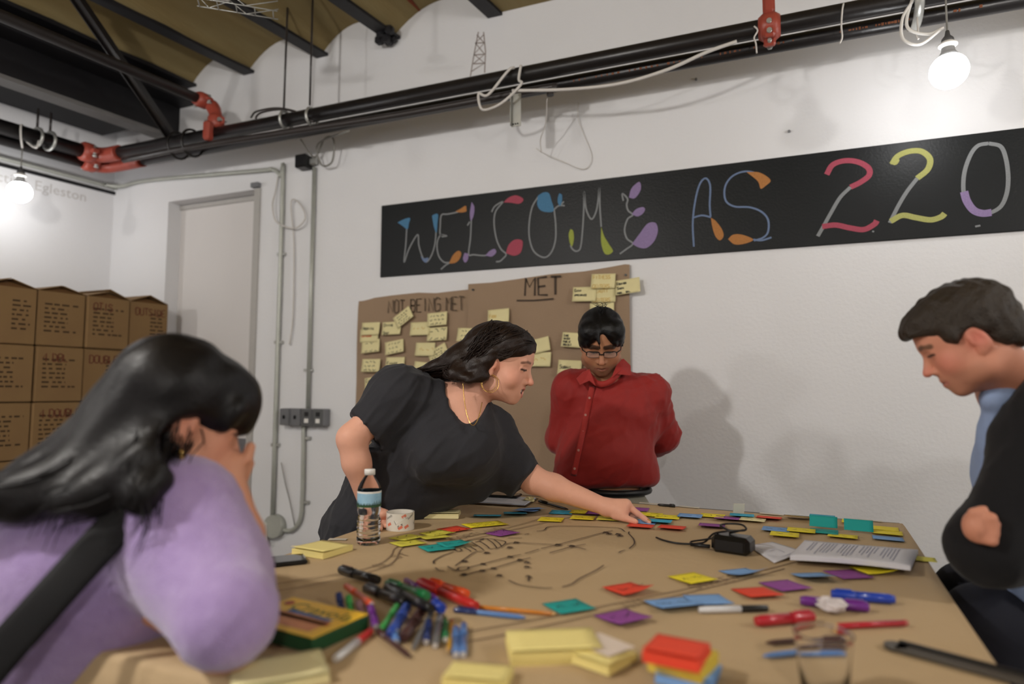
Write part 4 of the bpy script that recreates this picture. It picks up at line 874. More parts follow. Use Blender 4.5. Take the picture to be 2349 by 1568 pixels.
for a in [
 ('thick black marker lying apart behind the pile', (780, 1305), (868, 1330), 'black', 'fat'), ('blue felt pen at the left end of the pile', (776, 1360), (787, 1410), 'dblue', 'felt', None, (.03, 0)), ('green felt pen beside the left blue one', (799, 1366), (807, 1416), 'green', 'felt', None, (.03, 0)),
 ('brownish felt pen left of the violet ones', (822, 1378), (834, 1420), 'mauve', 'felt', None, (.025, 0)), ('dark violet felt pen in the left of the pile', (846, 1385), (862, 1424), 'purple', 'felt', None, (.02, 0)), ('orange felt pen lying across the left of the pile', (793, 1343), (852, 1385), 'orange', 'felt', None, (.02, .024)),
 ('violet felt pen with a white end pointing forward', (850, 1390), (862, 1437), 'purple', 'felt', None, (.022, .004)), ('dull black marker in the middle of the pile', (838, 1348), (930, 1382), 'black', 'fat', None, (.012, .02)), ('shiny black marker with a white glint on the pile', (886, 1346), (990, 1396), 'black', 'fat', None, (.022, .026)),
 ('shiny green marker on top of the pile', (888, 1338), (980, 1366), 'dgreen', 'fat', None, (.008, .018)), ('violet marker behind the green one', (930, 1330), (1000, 1374), 'purple', 'felt', None, (.006, .012)), ('red marker at the right of the pile', (960, 1334), (1093, 1390), 'red', 'fat', None, (.006, .0)), ('orange marker with a pale end at the back of the pile', (984, 1336), (1072, 1362), 'orange', 'fat'),
 ('bright green felt pen with a white end', (912, 1388), (874, 1446), 'green', 'felt', None, (.018, .0)), ('royal blue marker in the front of the pile', (934, 1392), (896, 1456), 'blue', 'fat', None, (.014, .0)), ('brown marker in the front of the pile', (966, 1402), (926, 1462), 'brown', 'fat', None, (.012, .0)), ('grey felt pen with a thin tip', (990, 1404), (946, 1490), 'grey', 'pen', None, (.012, .0)),
 ('blue capped pen end sticking up at the right of the pile', (996, 1384), (1014, 1396), 'rblue', 'fat', None, (.02, .02)), ('dark grey pen at the right of the pile', (1012, 1398), (998, 1480), 'grey', 'felt', None, (.014, .0)), ('navy marker at the right of the pile', (984, 1424), (978, 1472), 'dblue', 'felt', None, (.008, .0)), ('pale blue pen beside the navy marker', (906, 1440), (908, 1472), 'lblue', 'felt', 'white', (.006, 0)),
 ('small green marker at the right of the pile', (1018, 1416), (1022, 1466), 'dgreen', 'felt'), ('thin ochre pencil at the right of the pile', (1036, 1426), (1030, 1498), 'ochre', 'pencil'), ('left one of two blue pens at the right end', (1046, 1440), (1046, 1500), 'lblue', 'felt'), ('right one of two blue pens at the right end', (1064, 1432), (1062, 1500), 'lblue', 'felt'),
 ('brown pencil pointing toward the camera', (866, 1446), (942, 1506), 'brown', 'pen'), ('white marker with a red cap by the yellow box', (852, 1446), (770, 1510), 'white', 'felt', 'red'), ('orange pencil pointing at the teal note', (1084, 1390), (1280, 1408), 'pencil', 'pencil'), ('blue ballpoint pen below the orange pencil', (1045, 1398), (1206, 1416), 'lblue', 'pen', 'dblue'),
 ('white marker with a black cap on the blue notes', (1762, 1394), (1604, 1398), 'white', 'felt', 'black'), ('thick red marker at the right front', (1866, 1412), (1735, 1424), 'crimson', 'fat'), ('purple marker under the crumpled tissue', (1994, 1392), (1836, 1376), 'purple', 'fat'), ('royal blue marker at the right front', (1906, 1362), (2052, 1374), 'rblue', 'fat'), ('thin red pencil at the right front', (2072, 1428), (1908, 1436), 'crimson', 'pencil', None, (0, 0), .0055),
 ('dark pen lying behind the clear cup', (1942, 1458), (1756, 1474), 'brown', 'pen'), ('blue pen lying behind the clear cup', (1938, 1484), (1750, 1504), 'lblue', 'pen'), ('black pen on the far table edge', (1548, 1160), (1508, 1157), 'black', 'pen'), ('dark pen pointing away under the arm', (1237, 1149), (1304, 1168), 'black', 'pen')]: marker(*a)

# ================================================================ other things on the table
# water bottle
b0 = onz(845, 1246, TZ)
M_pet = mat('clear_bottle_plastic', '#ffffff', .03, 0, trans=1.0, ior=1.12); M_water = mat('water', '#fbfdff', .0, 0, trans=1.0, ior=1.33)
t = thing('water_bottle', 'clear plastic water bottle with a forest label and white cap', 'bottle', b0)
h = .196; rb = .0315
prof = [(.001, .004), (.018, .004), (.026, .0), (.030, .004)]
for k in range(7): z = .010 + k * .0085; prof += [(rb, z), (rb - (.0022 if k % 2 else .0), z + .004)]
prof += [(rb - .003, .071), (rb - .0035, .078), (rb - .001, .086), (rb, .098), (rb, .139), (rb - .0005, .145), (.029, .152), (.024, .163), (.017, .174), (.0125, .180), (.0115, .184)]
MB().lathe(prof, b0, 32).obj('shell', M_pet, t)
MB().lathe([(.0001, .006)] + [(max(.001, r_ - .0012), z) for r_, z in prof if .004 < z < .131] + [(.0001, .131)], b0, 32).obj('water', M_water, t)
MB().lathe([(.0001, .182), (.0145, .182), (.0145, .1955), (.0135, .197), (.0001, .197)], b0, 24).obj('cap', M_white, t)
rl = rb + .0005; lab = MB().lathe([(rl, .100), (rl, .107), (rl, .108), (rl, .1385)], b0, 40); o = lab.obj('label', [mat('label_sky', '#7fb2d4', .4, .12, 60, colour2='#a9cde0')], t)
MB().lathe([(rl + .0002, .1355), (rl + .0002, .1405)], b0, 40).obj('label_band', M_white, o); MB().lathe([(rl + .0002, .0995), (rl + .0002, .106)], b0, 40).obj('label_ground', mat('label_green', '#2f5233', .5, .2, 90), o)
mb = MB(); rr = rl + .0004
for k in range(46):
    a = -2.6 + k * .115 + rnd.uniform(-.03, .03); hh = rnd.uniform(.008, .016) if abs((k % 23) - 11) > 6 else rnd.uniform(.005, .011); da = .045
    cs = lambda q, z: b0 + A(rr * math.cos(q), rr * math.sin(q), z)
    mb.add([cs(a - da, .104), cs(a + da, .104), cs(a + da * .55, .104 + hh * .55), cs(a, .104 + hh), cs(a - da * .55, .104 + hh * .55)], [(0, 1, 2, 3, 4)])
mb.obj('label_trees', mat('label_trees', '#22402a', .5, .2, 90), o)
# roll of tape
c0 = onz(918, 1212, TZ); t = thing('tape_roll', 'roll of clear packing tape with printed core beside the bottle', 'tape roll', c0)
RO, RI, HT = .0415, .0375, .050
MB().lathe([(RI, 0), (RO, 0), (RO, HT), (RI, HT), (RI, 0)], c0, 48, sm=False).obj('core', mat('white_printed_core', '#dcd6cb', .2, .04, coat=.5), t)
def bend(vs_, ang, z0, rad, tilt): 
    out = []
    for (x, y, *_) in vs_:
        xr, yr = x * math.cos(tilt) - y * math.sin(tilt), x * math.sin(tilt) + y * math.cos(tilt); q = ang + xr / rad; out.append(c0 + A(rad * math.cos(q), rad * math.sin(q), z0 + yr))
    return out
camdir = math.atan2(-c0[1], -c0[0]); Mred = mat('label_salmon', '#d9785f', .5); Mdk = mat('label_dark', '#4a4238', .5)
for (da, z0, s_, tl_, bg) in ((-.30, .022, .012, .5, 1), (-1.15, .030, .010, .5, 0), (.55, .032, .010, .5, 0), (1.15, .015, .010, .5, 0)):
    vs_, fs = printed('Scotch', s_); wd = max(v[0] for v in vs_)
    if bg: MB().add(bend([(-.002, -.003), (wd + .002, -.003), (wd + .002, s_ * .85), (-.002, s_ * .85)], camdir + da, z0, RO + .0003, tl_), [(0, 1, 2, 3)]).obj('plate', Mdk, t)
    MB().add(bend(vs_, camdir + da, z0, RO + .0005, tl_), fs).obj('lettering', M_white if bg else Mdk, t)
for (da, z0) in ((-.95, .012), (.35, .006), (.15, .036), (-.1, .004)):
    MB().add(bend([(0, 0), (.014, 0), (.014, .008), (0, .008)], camdir + da, z0, RO + .0004, .5), [(0, 1, 2, 3)]).obj('patch', Mred, t)
for k in range(2):
    MB().add(bend([(0, 0), (.016, 0), (.016, .0022), (0, .0022)], camdir - .18 + .02 * k, .013 - .0035 * k, RO + .0004, .5), [(0, 1, 2, 3)]).obj('print_line', Mdk, t)
# phones
def phone(label, px_, rot, z=0):
    p = onz(*px_, TZ); t = posed('phone', label, 'phone', mw_from(rotz(math.radians(rot)), p + A(0, 0, z)), 'phones on the table')
    MB().box((0, 0, .0045), (.145, .072, .009), bev=.003).obj('body', M_dark, t); MB().box((0, 0, .0093), (.132, .064, .0006)).obj('screen', mat('dark_glass', '#1b1d22', .06, 0, coat=.5), t); MB().box((.069, 0, .0095), (.004, .03, .0006)).obj('earpiece', M_galv, t)
phone('dark phone lying at the left table edge', (628, 1292), 48)
# notebook with a phone on it, behind the leaning woman
p = onz(1150, 1149, TZ); t = posed('clipboard', 'clipboard with printed sheets beyond the dark shirt', 'clipboard', mw_from(rotz(.10), p))
MB().box((0, 0, .002), (.24, .17, .004), bev=.001).obj('board', mat('brown_board', '#4a3826', .6), t); MB().box((.0, -.004, .006), (.225, .155, .004)).obj('pages', mat('white_page', '#cfd3de', .8), t)
mb = MB()
for k in range(9): mb.strip([(-.09, .05 - k * .012, .0083), (-.09 + .16 * rnd.uniform(.6, 1), .05 - k * .012, .0083)], .0025, NZ)
mb.obj('text_lines', mat('grey_print', '#8a8d98', .8), t)
phone('black phone lying on the clipboard', (1150, 1143), 6, .009)
# crumpled scraps
def crumple(label, px_, s_, m, name='crumpled_note'):
    c_ = onz(*px_, TZ); mb = MB(); r_ = random.Random(int(px_[0])); vs_ = []; n1, n2 = 7, 10
    for i in range(n1 + 1):
        for k in range(n2):
            th = math.pi * i / n1; ph = 2 * math.pi * k / n2; q = s_ * r_.uniform(.55, 1.15); vs_.append(c_ + A(q * math.sin(th) * math.cos(ph), q * math.sin(th) * math.sin(ph), s_ * .5 + q * .5 * math.cos(th)))
    mb.add(vs_, [(i * n2 + k, (i + 1) * n2 + k, (i + 1) * n2 + (k + 1) % n2, i * n2 + (k + 1) % n2) for i in range(n1) for k in range(n2)]); return tag(mb.obj(name, m, origin=c_), label, 'scrap')
crumple('crumpled yellow note under the reaching arm', (1214, 1152), .022, M_note['pale']); crumple('crumpled white tissue on the purple marker', (1905, 1404), .028, mat('white_tissue', '#cfc6c6', .9), 'tissue')
# black power adapter with its cord
p = onz(1682, 1266, TZ); t = posed('power_adapter', 'black power adapter with its cord wound on top', 'adapter', mw_from(rotz(-.25), p))
mb = MB(); mb.box((0, 0, .022), (.098, .062, .044), bev=.010); mb.obj('body', mat('glossy_black_plastic', '#0d0d0f', .22, .1), t); MB().box((0, -.0315, .020), (.07, .002, .024)).obj('label', M_dark, t)
MB().tube(bez([(-.01, .0, .046), (.02, .012, .056), (.03, -.01, .06), (.0, -.02, .058), (-.03, -.005, .064), (-.02, .02, .066), (.02, .01, .07), (.035, -.01, .062), (-.005, -.022, .056), (-.05, .0, .04), (-.075, .005, .015), (-.10, .01, .006), (-.12, 0, .004), (-.15, -.01, .004), (-.19, .0, .004), (-.22, .02, .004)], 6), .0026, 8).obj('cord', M_dark, t)
MB().tube(bez([(-.05, -.01, .03), (-.08, .0, .02), (-.12, .02, .006), (-.10, -.01, .006), (-.055, -.015, .012)], 6), .0024, 8).obj('cord', M_dark, t); MB().tube([(-.105, -.018, .008), (-.055, -.018, .010)], .005, 10).obj('plug', M_dark, t)
# sheets of paper
M_page = mat('white_printed_page', '#d8d7de', .8, .03); M_line = mat('page_print', '#9ea0b2', .8)
def paper(label, quad, z, mate, lines=0, lift=(0, 0, 0, 0), name='paper_sheet', thick=.004):
    c_ = [onz(x, y, TZ + z + l) for (x, y), l in zip(quad, lift)]; t = thing(name, label, 'paper', onz(*quad[0], TZ)); n = 8; vs_ = []
    f = lambda u, v: (c_[0] * (1 - u) + c_[1] * u) * (1 - v) + (c_[3] * (1 - u) + c_[2] * u) * v + A(0, 0, .004 * math.sin(3 * u) * math.sin(2 * v))
    for j in range(n + 1):
        for i in range(n + 1): vs_.append(f(i / n, j / n))
    fs = [(j * (n + 1) + i, (j + 1) * (n + 1) + i, (j + 1) * (n + 1) + i + 1, j * (n + 1) + i + 1) for j in range(n) for i in range(n)]
    mb = MB(); mb.add(vs_, fs, 0, True); N = len(vs_); mb.add([v - A(0, 0, thick) for v in vs_], [q[::-1] for q in fs], 0, True)
    per = list(range(n + 1)) + [j * (n + 1) + n for j in range(1, n + 1)] + [n * (n + 1) + i for i in range(n - 1, -1, -1)] + [j * (n + 1) for j in range(n - 1, 0, -1)]
    for i in range(len(per)): a, b = per[i], per[(i + 1) % len(per)]; mb.f.append((a, b, b + N, a + N)); mb.m.append(0); mb.smooth.append(False)
    mb.obj('sheets', mate, t)
    if lines:
        m2 = MB()
        for k in range(lines):
            u = .10 + .78 * k / lines
            if k % 6 == 2: continue
            m2.strip([f(u, v) + A(0, 0, .0009) for v in np.linspace(.12, .12 + .75 * rnd.uniform(.6, 1), 6)], .0022, NZ)
        m2.obj('text_lines', M_line, t)
    return t
paper('white sheet with a pencil sketch beside the adapter', [(1716, 1250), (1772, 1242), (1856, 1268), (1776, 1290)], .003, M_page, 0, name='sketch_sheet', thick=.001)
mb = MB(); 
for s_ in ([(1745, 1258), (1765, 1262), (1780, 1258), (1800, 1266)], [(1760, 1272), (1790, 1276), (1815, 1268)], [(1730, 1252), (1750, 1262)]): mb.strip(bez([onz(x, y, TZ + .0085) for x, y in s_], 5), .002, NZ)
mb.obj('pencil_lines', M_line, bpy.data.objects['sketch_sheet'])
paper('stack of printed white pages at the right of the table', [(1846, 1238), (2106, 1260), (2088, 1298), (1812, 1274)], .012, M_page, 26, (.006, .0, .012, .010), 'printed_pages', .010)
# crayon marker box
q = [onz(668, 1402, TZ), onz(846, 1442, TZ), onz(716, 1502, TZ)]; e1 = q[1] - q[2]; e0 = unit(np.cross((0, 0, 1), unit(e1))); w1 = np.linalg.norm(e1); w2 = .185
Rb = np.column_stack([unit(e1), e0, A(0, 0, 1)]); t = posed('marker_box', 'yellow and green cardboard marker box lying by the seated woman', 'box', mw_from(Rb, q[2]))
MB().box((w1 / 2, w2 / 2, .012), (w1, w2, .024), bev=.002).obj('sides', mat('dark_green_card', '#1d4a2a', .45, .15, 30), t)
MB().box((w1 / 2, w2 / 2, .0248), (w1 - .002, w2 - .002, .0014)).obj('top_panel', mat('yellow_card', '#e8b920', .4, .05), t)
rt = lambda vs_, ox, oy: [(ox + v[1] * -1, oy + v[0], .0259) for v in vs_]
# lettering runs along the long side, read from the pile's side
def on_top(vs_, ox, oy, a): return [(ox + v[0] * math.cos(a) - v[1] * math.sin(a), oy + v[0] * math.sin(a) + v[1] * math.cos(a), .0259) for v in vs_]
TA = -1.5708
vs_, fs = printed('Crayola', .045); MB().add(on_top(vs_, w1 * .62, w2 * .80, TA), fs).obj('lettering', mat('green_print', '#3f5a2a', .5), t)
MB().add(on_top([(0, 0), (.10, -.004), (.105, .008), (0, .012)], w1 * .52, w2 * .72, TA), [(0, 1, 2, 3)]).obj('swoosh', mat('blue_swoosh', '#2d5f9a', .5), t)
MB().add(on_top([(0, 0), (.15, 0), (.15, .05), (0, .05)], w1 * .12, w2 * .95, TA), [(0, 1, 2, 3)]).obj('picture', mat('salmon_print', '#cf7a4e', .5, .25, 60, colour2='#e0a070'), t)
MB().add(on_top([(0, 0), (.16, 0), (.16, .012), (0, .012)], w1 * .36, w2 * .97, TA), [(0, 1, 2, 3)]).obj('stripe', mat('red_print', '#b8452e', .5), t)
MB().lathe([(.0001, .0259), (.010, .0259)], (w1 * .78, w2 * .88, 0), 16).obj('dot', mat('red_print2', '#a8352a', .5), t)
# clear cup
c_ = onz(1892, 1600, TZ); t = thing('clear_cup', 'clear plastic cup at the front right of the table', 'cup', c_)
MB().lathe([(.0001, .0), (.026, .0), (.029, .002), (.037, .083), (.0385, .085), (.0365, .0855), (.0355, .082), (.028, .004), (.0001, .004)], c_, 36).obj('body', mat('clear_cup_plastic', '#ffffff', .04, 0, trans=1.0, ior=1.15), t)
# dark flat ruler at the front right
a_, b_ = onz(2055, 1482, TZ + .004), onz(2420, 1580, TZ + .004); ax = unit(b_ - a_); R = np.column_stack([ax, np.cross((0, 0, 1), ax), A(0, 0, 1)]); t = posed('ruler', 'dark grey flat bar with a rounded end at the front right', 'ruler', mw_from(R, (a_ + b_) / 2))
Lr = np.linalg.norm(b_ - a_); MB().box((0, 0, 0), (Lr, .034, .006), bev=.002).obj('bar', mat('dark_grey_bar', '#4b463f', .45, .2, 12), t); MB().box((0, .013, .005), (Lr, .010, .005), bev=.002).obj('ridge', M_dark, t); MB().cyl((-Lr / 2, 0, -.003), (-Lr / 2, 0, .003), .017, n=20).obj('round_end', mat('dark_grey_bar', '#4b463f'), t)
# ================================================================ smooth solids for bodies, clothes and hair
def axis_points(lo, hi, h, fines):
    """Coordinates from lo to hi, h apart, denser inside the (a, b, hf) ranges."""
    out = [lo]; p = lo
    while p < hi:
        st = h
        for a, b, hf in fines:
            d = max(a - p, p - b, 0.0); st = min(st, hf + d * .22)
        p += st; out.append(p)
    return np.array(out, np.float32)
def cap(a, b, ra, rb=None, k=.02, op='+', flat=None): return ('cap', np.asarray(a, float), np.asarray(b, float), float(ra), float(ra if rb is None else rb), k, op, flat)
def ell(c, r, R=None, k=.02, op='+'): return ('ell', np.asarray(c, float), np.eye(3) if R is None else np.asarray(R, float), np.asarray([r] * 3 if np.isscalar(r) else r, float), None, k, op, None)
def half(planes, k=.01, op='-'): return ('half', [(np.asarray(n, float), float(d)) for n, d in planes], None, None, None, k, op, None)
def chain(pts, rs, k=.02, flat=None): return [cap(pts[i], pts[i + 1], rs[i], rs[i + 1], k, '+', flat) for i in range(len(pts) - 1)]
def inflate(prims, d, k=None):
    o = []
    for p in prims:
        if p[6] != '+': continue
        if p[0] == 'cap': o.append((p[0], p[1], p[2], p[3] + d, p[4] + d, k or p[5], '+', p[7]))
        elif p[0] == 'ell': o.append((p[0], p[1], p[2], p[3] + d, None, k or p[5], '+', None))
    return o
def bbox(p):
    if p[0] == 'cap':
        r = max(p[3], p[4]); return np.minimum(p[1], p[2]) - r, np.maximum(p[1], p[2]) + r
    if p[0] == 'ell':
        e = np.sqrt(((p[2] * p[3]) ** 2).sum(1)); return p[1] - e, p[1] + e
    return None
def field(prims, h, fines=()):
    """fines: list of (centre, half size, step)."""
    bb = [bbox(p) for p in prims if p[6] == '+' and p[0] != 'half']
    lo = np.min([b[0] for b in bb], 0) - 3 * h; hi = np.max([b[1] for b in bb], 0) + 3 * h
    ax = [axis_points(lo[i], hi[i], h, [(c[i] - s, c[i] + s, hf) for c, s, hf in fines]) for i in range(3)]
    D = np.full([len(a) for a in ax], .5, np.float32)
    for p in prims:
        k = p[5]; b = bbox(p)
        if b is None: sl = [slice(0, len(a)) for a in ax]
        else:
            pad = k + 2.5 * h; sl = [slice(max(0, np.searchsorted(ax[i], b[0][i] - pad) - 1), np.searchsorted(ax[i], b[1][i] + pad) + 1) for i in range(3)]
        X, Y, Z = [ax[i][sl[i]] for i in range(3)]
        X = X[:, None, None]; Y = Y[None, :, None]; Z = Z[None, None, :]
        if X.size == 0 or Y.size == 0 or Z.size == 0: continue
        if p[0] == 'cap':
            a, ba = p[1], p[2] - p[1]; px_, py_, pz_ = X - a[0], Y - a[1], Z - a[2]; sc = 1.0
            if p[7] is not None:
                n, s = unit(p[7][0]), p[7][1]; w_ = (px_ * n[0] + py_ * n[1] + pz_ * n[2]) * (1 / s - 1)
                px_, py_, pz_ = px_ + n[0] * w_, py_ + n[1] * w_, pz_ + n[2] * w_; sc = s ** .5
                ba = ba + n * (ba @ n) * (1 / s - 1)
            t = np.clip((px_ * ba[0] + py_ * ba[1] + pz_ * ba[2]) / (ba @ ba + 1e-12), 0, 1)
            d = (np.sqrt((px_ - ba[0] * t) ** 2 + (py_ - ba[1] * t) ** 2 + (pz_ - ba[2] * t) ** 2) - (p[3] + (p[4] - p[3]) * t)) * sc
        elif p[0] == 'ell':
            R, r = p[2], p[3]; q = [X - p[1][0], Y - p[1][1], Z - p[1][2]]; l2 = 0; g2 = 0
            for i in range(3):
                u = (q[0] * R[0, i] + q[1] * R[1, i] + q[2] * R[2, i]) / r[i]; l2 = l2 + u * u; g2 = g2 + (u / r[i]) ** 2
            l = np.sqrt(l2); d = l * (l - 1) / np.sqrt(g2 + 1e-9)
        else:
            d = None
            for n, c in p[1]:
                e = X * n[0] + Y * n[1] + Z * n[2] - c; d = e if d is None else np.maximum(d, e)
        d = d.astype(np.float32); S = D[tuple(sl)]
        if p[6] == '+':
            hh = np.maximum(k - np.abs(S - d), 0) / max(k, 1e-6); D[tuple(sl)] = np.minimum(S, d) - hh * hh * k * .25
        else:
            d = -d; hh = np.maximum(k - np.abs(S - d), 0) / max(k, 1e-6); D[tuple(sl)] = np.maximum(S, d) + hh * hh * k * .25
    return D, ax
def nets(D, ax):
    """Surface nets on a rectilinear grid."""
    D = D.copy(); D[0] = D[-1] = .5; D[:, 0] = D[:, -1] = .5; D[:, :, 0] = D[:, :, -1] = .5
    ins = D < 0; c = [ins[i:ins.shape[0] - 1 + i, j:ins.shape[1] - 1 + j, k:ins.shape[2] - 1 + k] for i in (0, 1) for j in (0, 1) for k in (0, 1)]
    anyi = c[0].copy(); alli = c[0].copy()
    for q in c[1:]: anyi |= q; alli &= q
    act = anyi & ~alli; I, J, K_ = np.nonzero(act); n = len(I)
    idx = np.full(act.shape, -1, np.int32); idx[I, J, K_] = np.arange(n)
    off = [(i, j, k) for i in (0, 1) for j in (0, 1) for k in (0, 1)]; val = {o: D[I + o[0], J + o[1], K_ + o[2]] for o in off}
    acc = np.zeros((n, 3)); cnt = np.zeros(n)
    for a in off:
        for axi in range(3):
            if a[axi]: continue
            b = list(a); b[axi] = 1; b = tuple(b); va, vb = val[a], val[b]; m = (va < 0) != (vb < 0)
            t = np.where(m, va / np.where(m, va - vb, 1), 0); pt = np.zeros((n, 3))
            for q in range(3): pt[:, q] = a[q]
            pt[:, axi] = t; acc += pt * m[:, None]; cnt += m
    fr = acc / cnt[:, None]; IJK = (I, J, K_)
    V = np.stack([ax[q][IJK[q]] + fr[:, q] * (ax[q][IJK[q] + 1] - ax[q][IJK[q]]) for q in range(3)], 1)
    F = []
    for axi in range(3):
        o1, o2 = [q for q in range(3) if q != axi]
        sl0 = [slice(None)] * 3; sl1 = [slice(None)] * 3; sl0[axi] = slice(0, -1); sl1[axi] = slice(1, None)
        ch = ins[tuple(sl0)] != ins[tuple(sl1)]; e = np.array(np.nonzero(ch))
        ok = (e[o1] > 0) & (e[o2] > 0) & (e[o1] < ins.shape[o1] - 1) & (e[o2] < ins.shape[o2] - 1); e = e[:, ok]
        pos = ins[tuple(sl0)][tuple(e)]
        def cell(d1, d2):
            q = e.copy(); q[o1] -= d1; q[o2] -= d2; return idx[q[0], q[1], q[2]]
        quad = np.stack([cell(1, 1), cell(0, 1), cell(0, 0), cell(1, 0)], 1)
        flip = pos if axi != 1 else ~pos
        quad[~flip] = quad[~flip][:, ::-1]; F.append(quad)
    F = np.concatenate(F); F = F[(F >= 0).all(1)]
    return V, F
def relax(V, F, it=2, lam=.5):
    for _ in range(it):
        S = np.zeros_like(V); C_ = np.zeros(len(V))
        for a, b in ((0, 1), (1, 2), (2, 3), (3, 0)):
            np.add.at(S, F[:, a], V[F[:, b]]); np.add.at(S, F[:, b], V[F[:, a]]); np.add.at(C_, F[:, a], 1); np.add.at(C_, F[:, b], 1)
        V = V * (1 - lam) + lam * S / np.maximum(C_, 1)[:, None]
    return V
def vnormals(V, F):
    n = np.cross(V[F[:, 2]] - V[F[:, 0]], V[F[:, 3]] - V[F[:, 1]]); N = np.zeros_like(V)
    for k in range(4): np.add.at(N, F[:, k], n)
    return N / (np.linalg.norm(N, axis=1, keepdims=True) + 1e-12)
def solid(name, prims, mate, parent, h=.009, fines=(), colfn=None, disp=None, it=2, extra=None):
    D, ax = field(prims, h, fines); V, F = nets(D, ax); V = relax(V, F, it, .45)
    if disp is not None: V = V + vnormals(V, F) * disp(V)[:, None]
    nv = len(V); faces = F.tolist(); verts = V
    if extra is not None:
        verts = np.concatenate([V, np.asarray(extra.v)]); faces = faces + [tuple(i + nv for i in f) for f in extra.f]
    q = parent
    while q is not None and q.get('_o') is None: q = q.parent
    sh = A(*q['_o']) if q is not None else A(0, 0, 0)
    me = bpy.data.meshes.new(name); me.from_pydata((verts - sh).tolist(), [], faces)
    me.polygons.foreach_set('use_smooth', [True] * len(faces)); me.materials.append(mate)
    if colfn is not None:
        at = me.color_attributes.new('tint', 'FLOAT_COLOR', 'POINT'); cc = np.ones((len(verts), 4), np.float32); cc[:, :3] = colfn(verts); at.data.foreach_set('color', cc.ravel())
    me.update(); o = bpy.data.objects.new(name, me); col.objects.link(o); o.parent = parent; return o
def waves(seed, n=8, f0=8, f1=30, aniso=None):
    """Cheap smooth random field in space (sum of sines)."""
    r_ = np.random.RandomState(seed); K_ = r_.normal(size=(n, 3)); K_ /= np.linalg.norm(K_, axis=1, keepdims=True)
    if aniso is not None:
        a = unit(aniso); K_ = K_ - np.outer(K_ @ a, a) * .85
        K_ /= np.linalg.norm(K_, axis=1, keepdims=True)
    fr = r_.uniform(f0, f1, n); ph = r_.uniform(0, 6.28, n)
    return lambda V: sum(np.sin((V @ K_[i]) * fr[i] + ph[i]) * (f0 / fr[i]) for i in range(n)) / n ** .5
def segd(p, a, b, r=0.0):
    a = np.asarray(a, float); b = np.asarray(b, float); ba = b - a; t = np.clip(((p - a) @ ba) / (ba @ ba), 0, 1); return np.linalg.norm(p - a - t[:, None] * ba, axis=1) - r
def sstep(x, a, b): t = np.clip((x - a) / (b - a), 0, 1); return t * t * (3 - 2 * t)

# ---------------------------------------------------------------- heads
def head(o, R, s=1.0, jaw=1.0, nose=1.0, smile=False, female=False, neck=None, neck_r=(.052, .06), ears=True, chub=0.0):
    """Primitives of a head: o between the ears at eye level, R columns right/forward/up."""
    Wp = lambda *p: o + R @ (A(*p) * s); S = s; L_ = []
    e = lambda c, r, k=.02, op='+', Rl=None: L_.append(ell(Wp(*c), np.asarray([r] * 3 if np.isscalar(r) else r) * S, R if Rl is None else R @ Rl, k * S, op))
    c_ = lambda a, b, ra, rb, k=.01, op='+': L_.append(cap(Wp(*a), Wp(*b), ra * S, rb * S, k * S, op))
    e((0, -.018, .040), (.076, .096, .084)); e((0, .034, .045), (.064, .058, .055), .03)
    e((0, .030, -.022), (.062 + chub * .01, .062, .085), .03); e((0, .026, -.070), (.053 * jaw, .052, .040), .03)
    e((0, .070, -.098), (.017 * (1.25 if not female else .95), .016, .015), .028)
    for x in (-1, 1):
        e((x * .040, .054, -.030), .023 + chub * .006 + (.003 if smile else 0), .022); e((x * .048 * jaw, .008, -.072), .020 + chub * .006, .03)
    c_((-.034, .080, .026), (.034, .080, .026), .009 if female else .012, .009 if female else .012, .016)
    for x in (-1, 1): e((x * .033, .108, .007), .018, .014, '-')
    for x in (-1, 1): e((x * .031, .0745, .004), .0138, .004)
    for x in (-1, 1):                                   # lids
        c_((x * .018, .0835, .0015), (x * .044, .079, .0025), .0036, .0034, .003); c_((x * .018, .086, .0085), (x * .045, .080, .009), .0036, .0036, .004)
    n = nose
    c_((0, .084, .014), (0, .084 + .024 * n, -.026), .0075, .0105, .010); e((0, .086 + .025 * n, -.030), (.0118, .0105, .0095), .006)
    for x in (-1, 1): e((x * .0130, .082 + .012 * n, -.034), (.0085, .011, .0080), .006)
    for x in (-1, 1): e((x * .0068, .086 + .018 * n, -.0425), (.0042, .0062, .0035), .003, '-')
    e((0, .070, -.062), (.030, .024, .028), .02)
    if smile:
        for x in (-1, 1):
            c_((x * .035, .066, -.048), (0, .0930, -.0575), .0042, .0055, .005); c_((x * .034, .066, -.052), (0, .0895, -.0790), .0042, .0068, .005)
            e((x * .044, .058, -.034), .020, .018)
        for x in (-1, 1): c_((x * .029, .074, -.0525), (0, .098, -.0675), .0034, .0085, .003, '-')
        for x in (-1, 1): c_((x * .026, .070, -.0565), (0, .0845, -.0630), .0040, .0056, .002)
    else:
        for x in (-1, 1):
            c_((x * .023, .079, -.0640), (0, .0925, -.0605), .0042, .0058, .005); c_((x * .020, .079, -.0700), (0, .0905, -.0735), .0042, .0072, .005)
        for x in (-1, 1): c_((x * .025, .083, -.0672), (0, .1005, -.0668), .0016, .0022, .003, '-')
    if ears:
        Rl = np.asarray(Matrix.Rotation(-.25, 3, 'X'))
        for x in (-1, 1):
            e((x * .077, -.010, -.006), (.011, .019, .033), .010, '+', Rl); e((x * .090, -.006, -.002), (.010, .010, .019), .006, '-', Rl); e((x * .076, -.002, -.034), (.006, .008, .010), .008)
            c_((x * .078, .006, -.012), (x * .081, .004, .0), .004, .004, .004)
    if neck is not None: L_.append(cap(Wp(0, -.026, -.055), neck, neck_r[0] * S, neck_r[1], .035))
    return L_
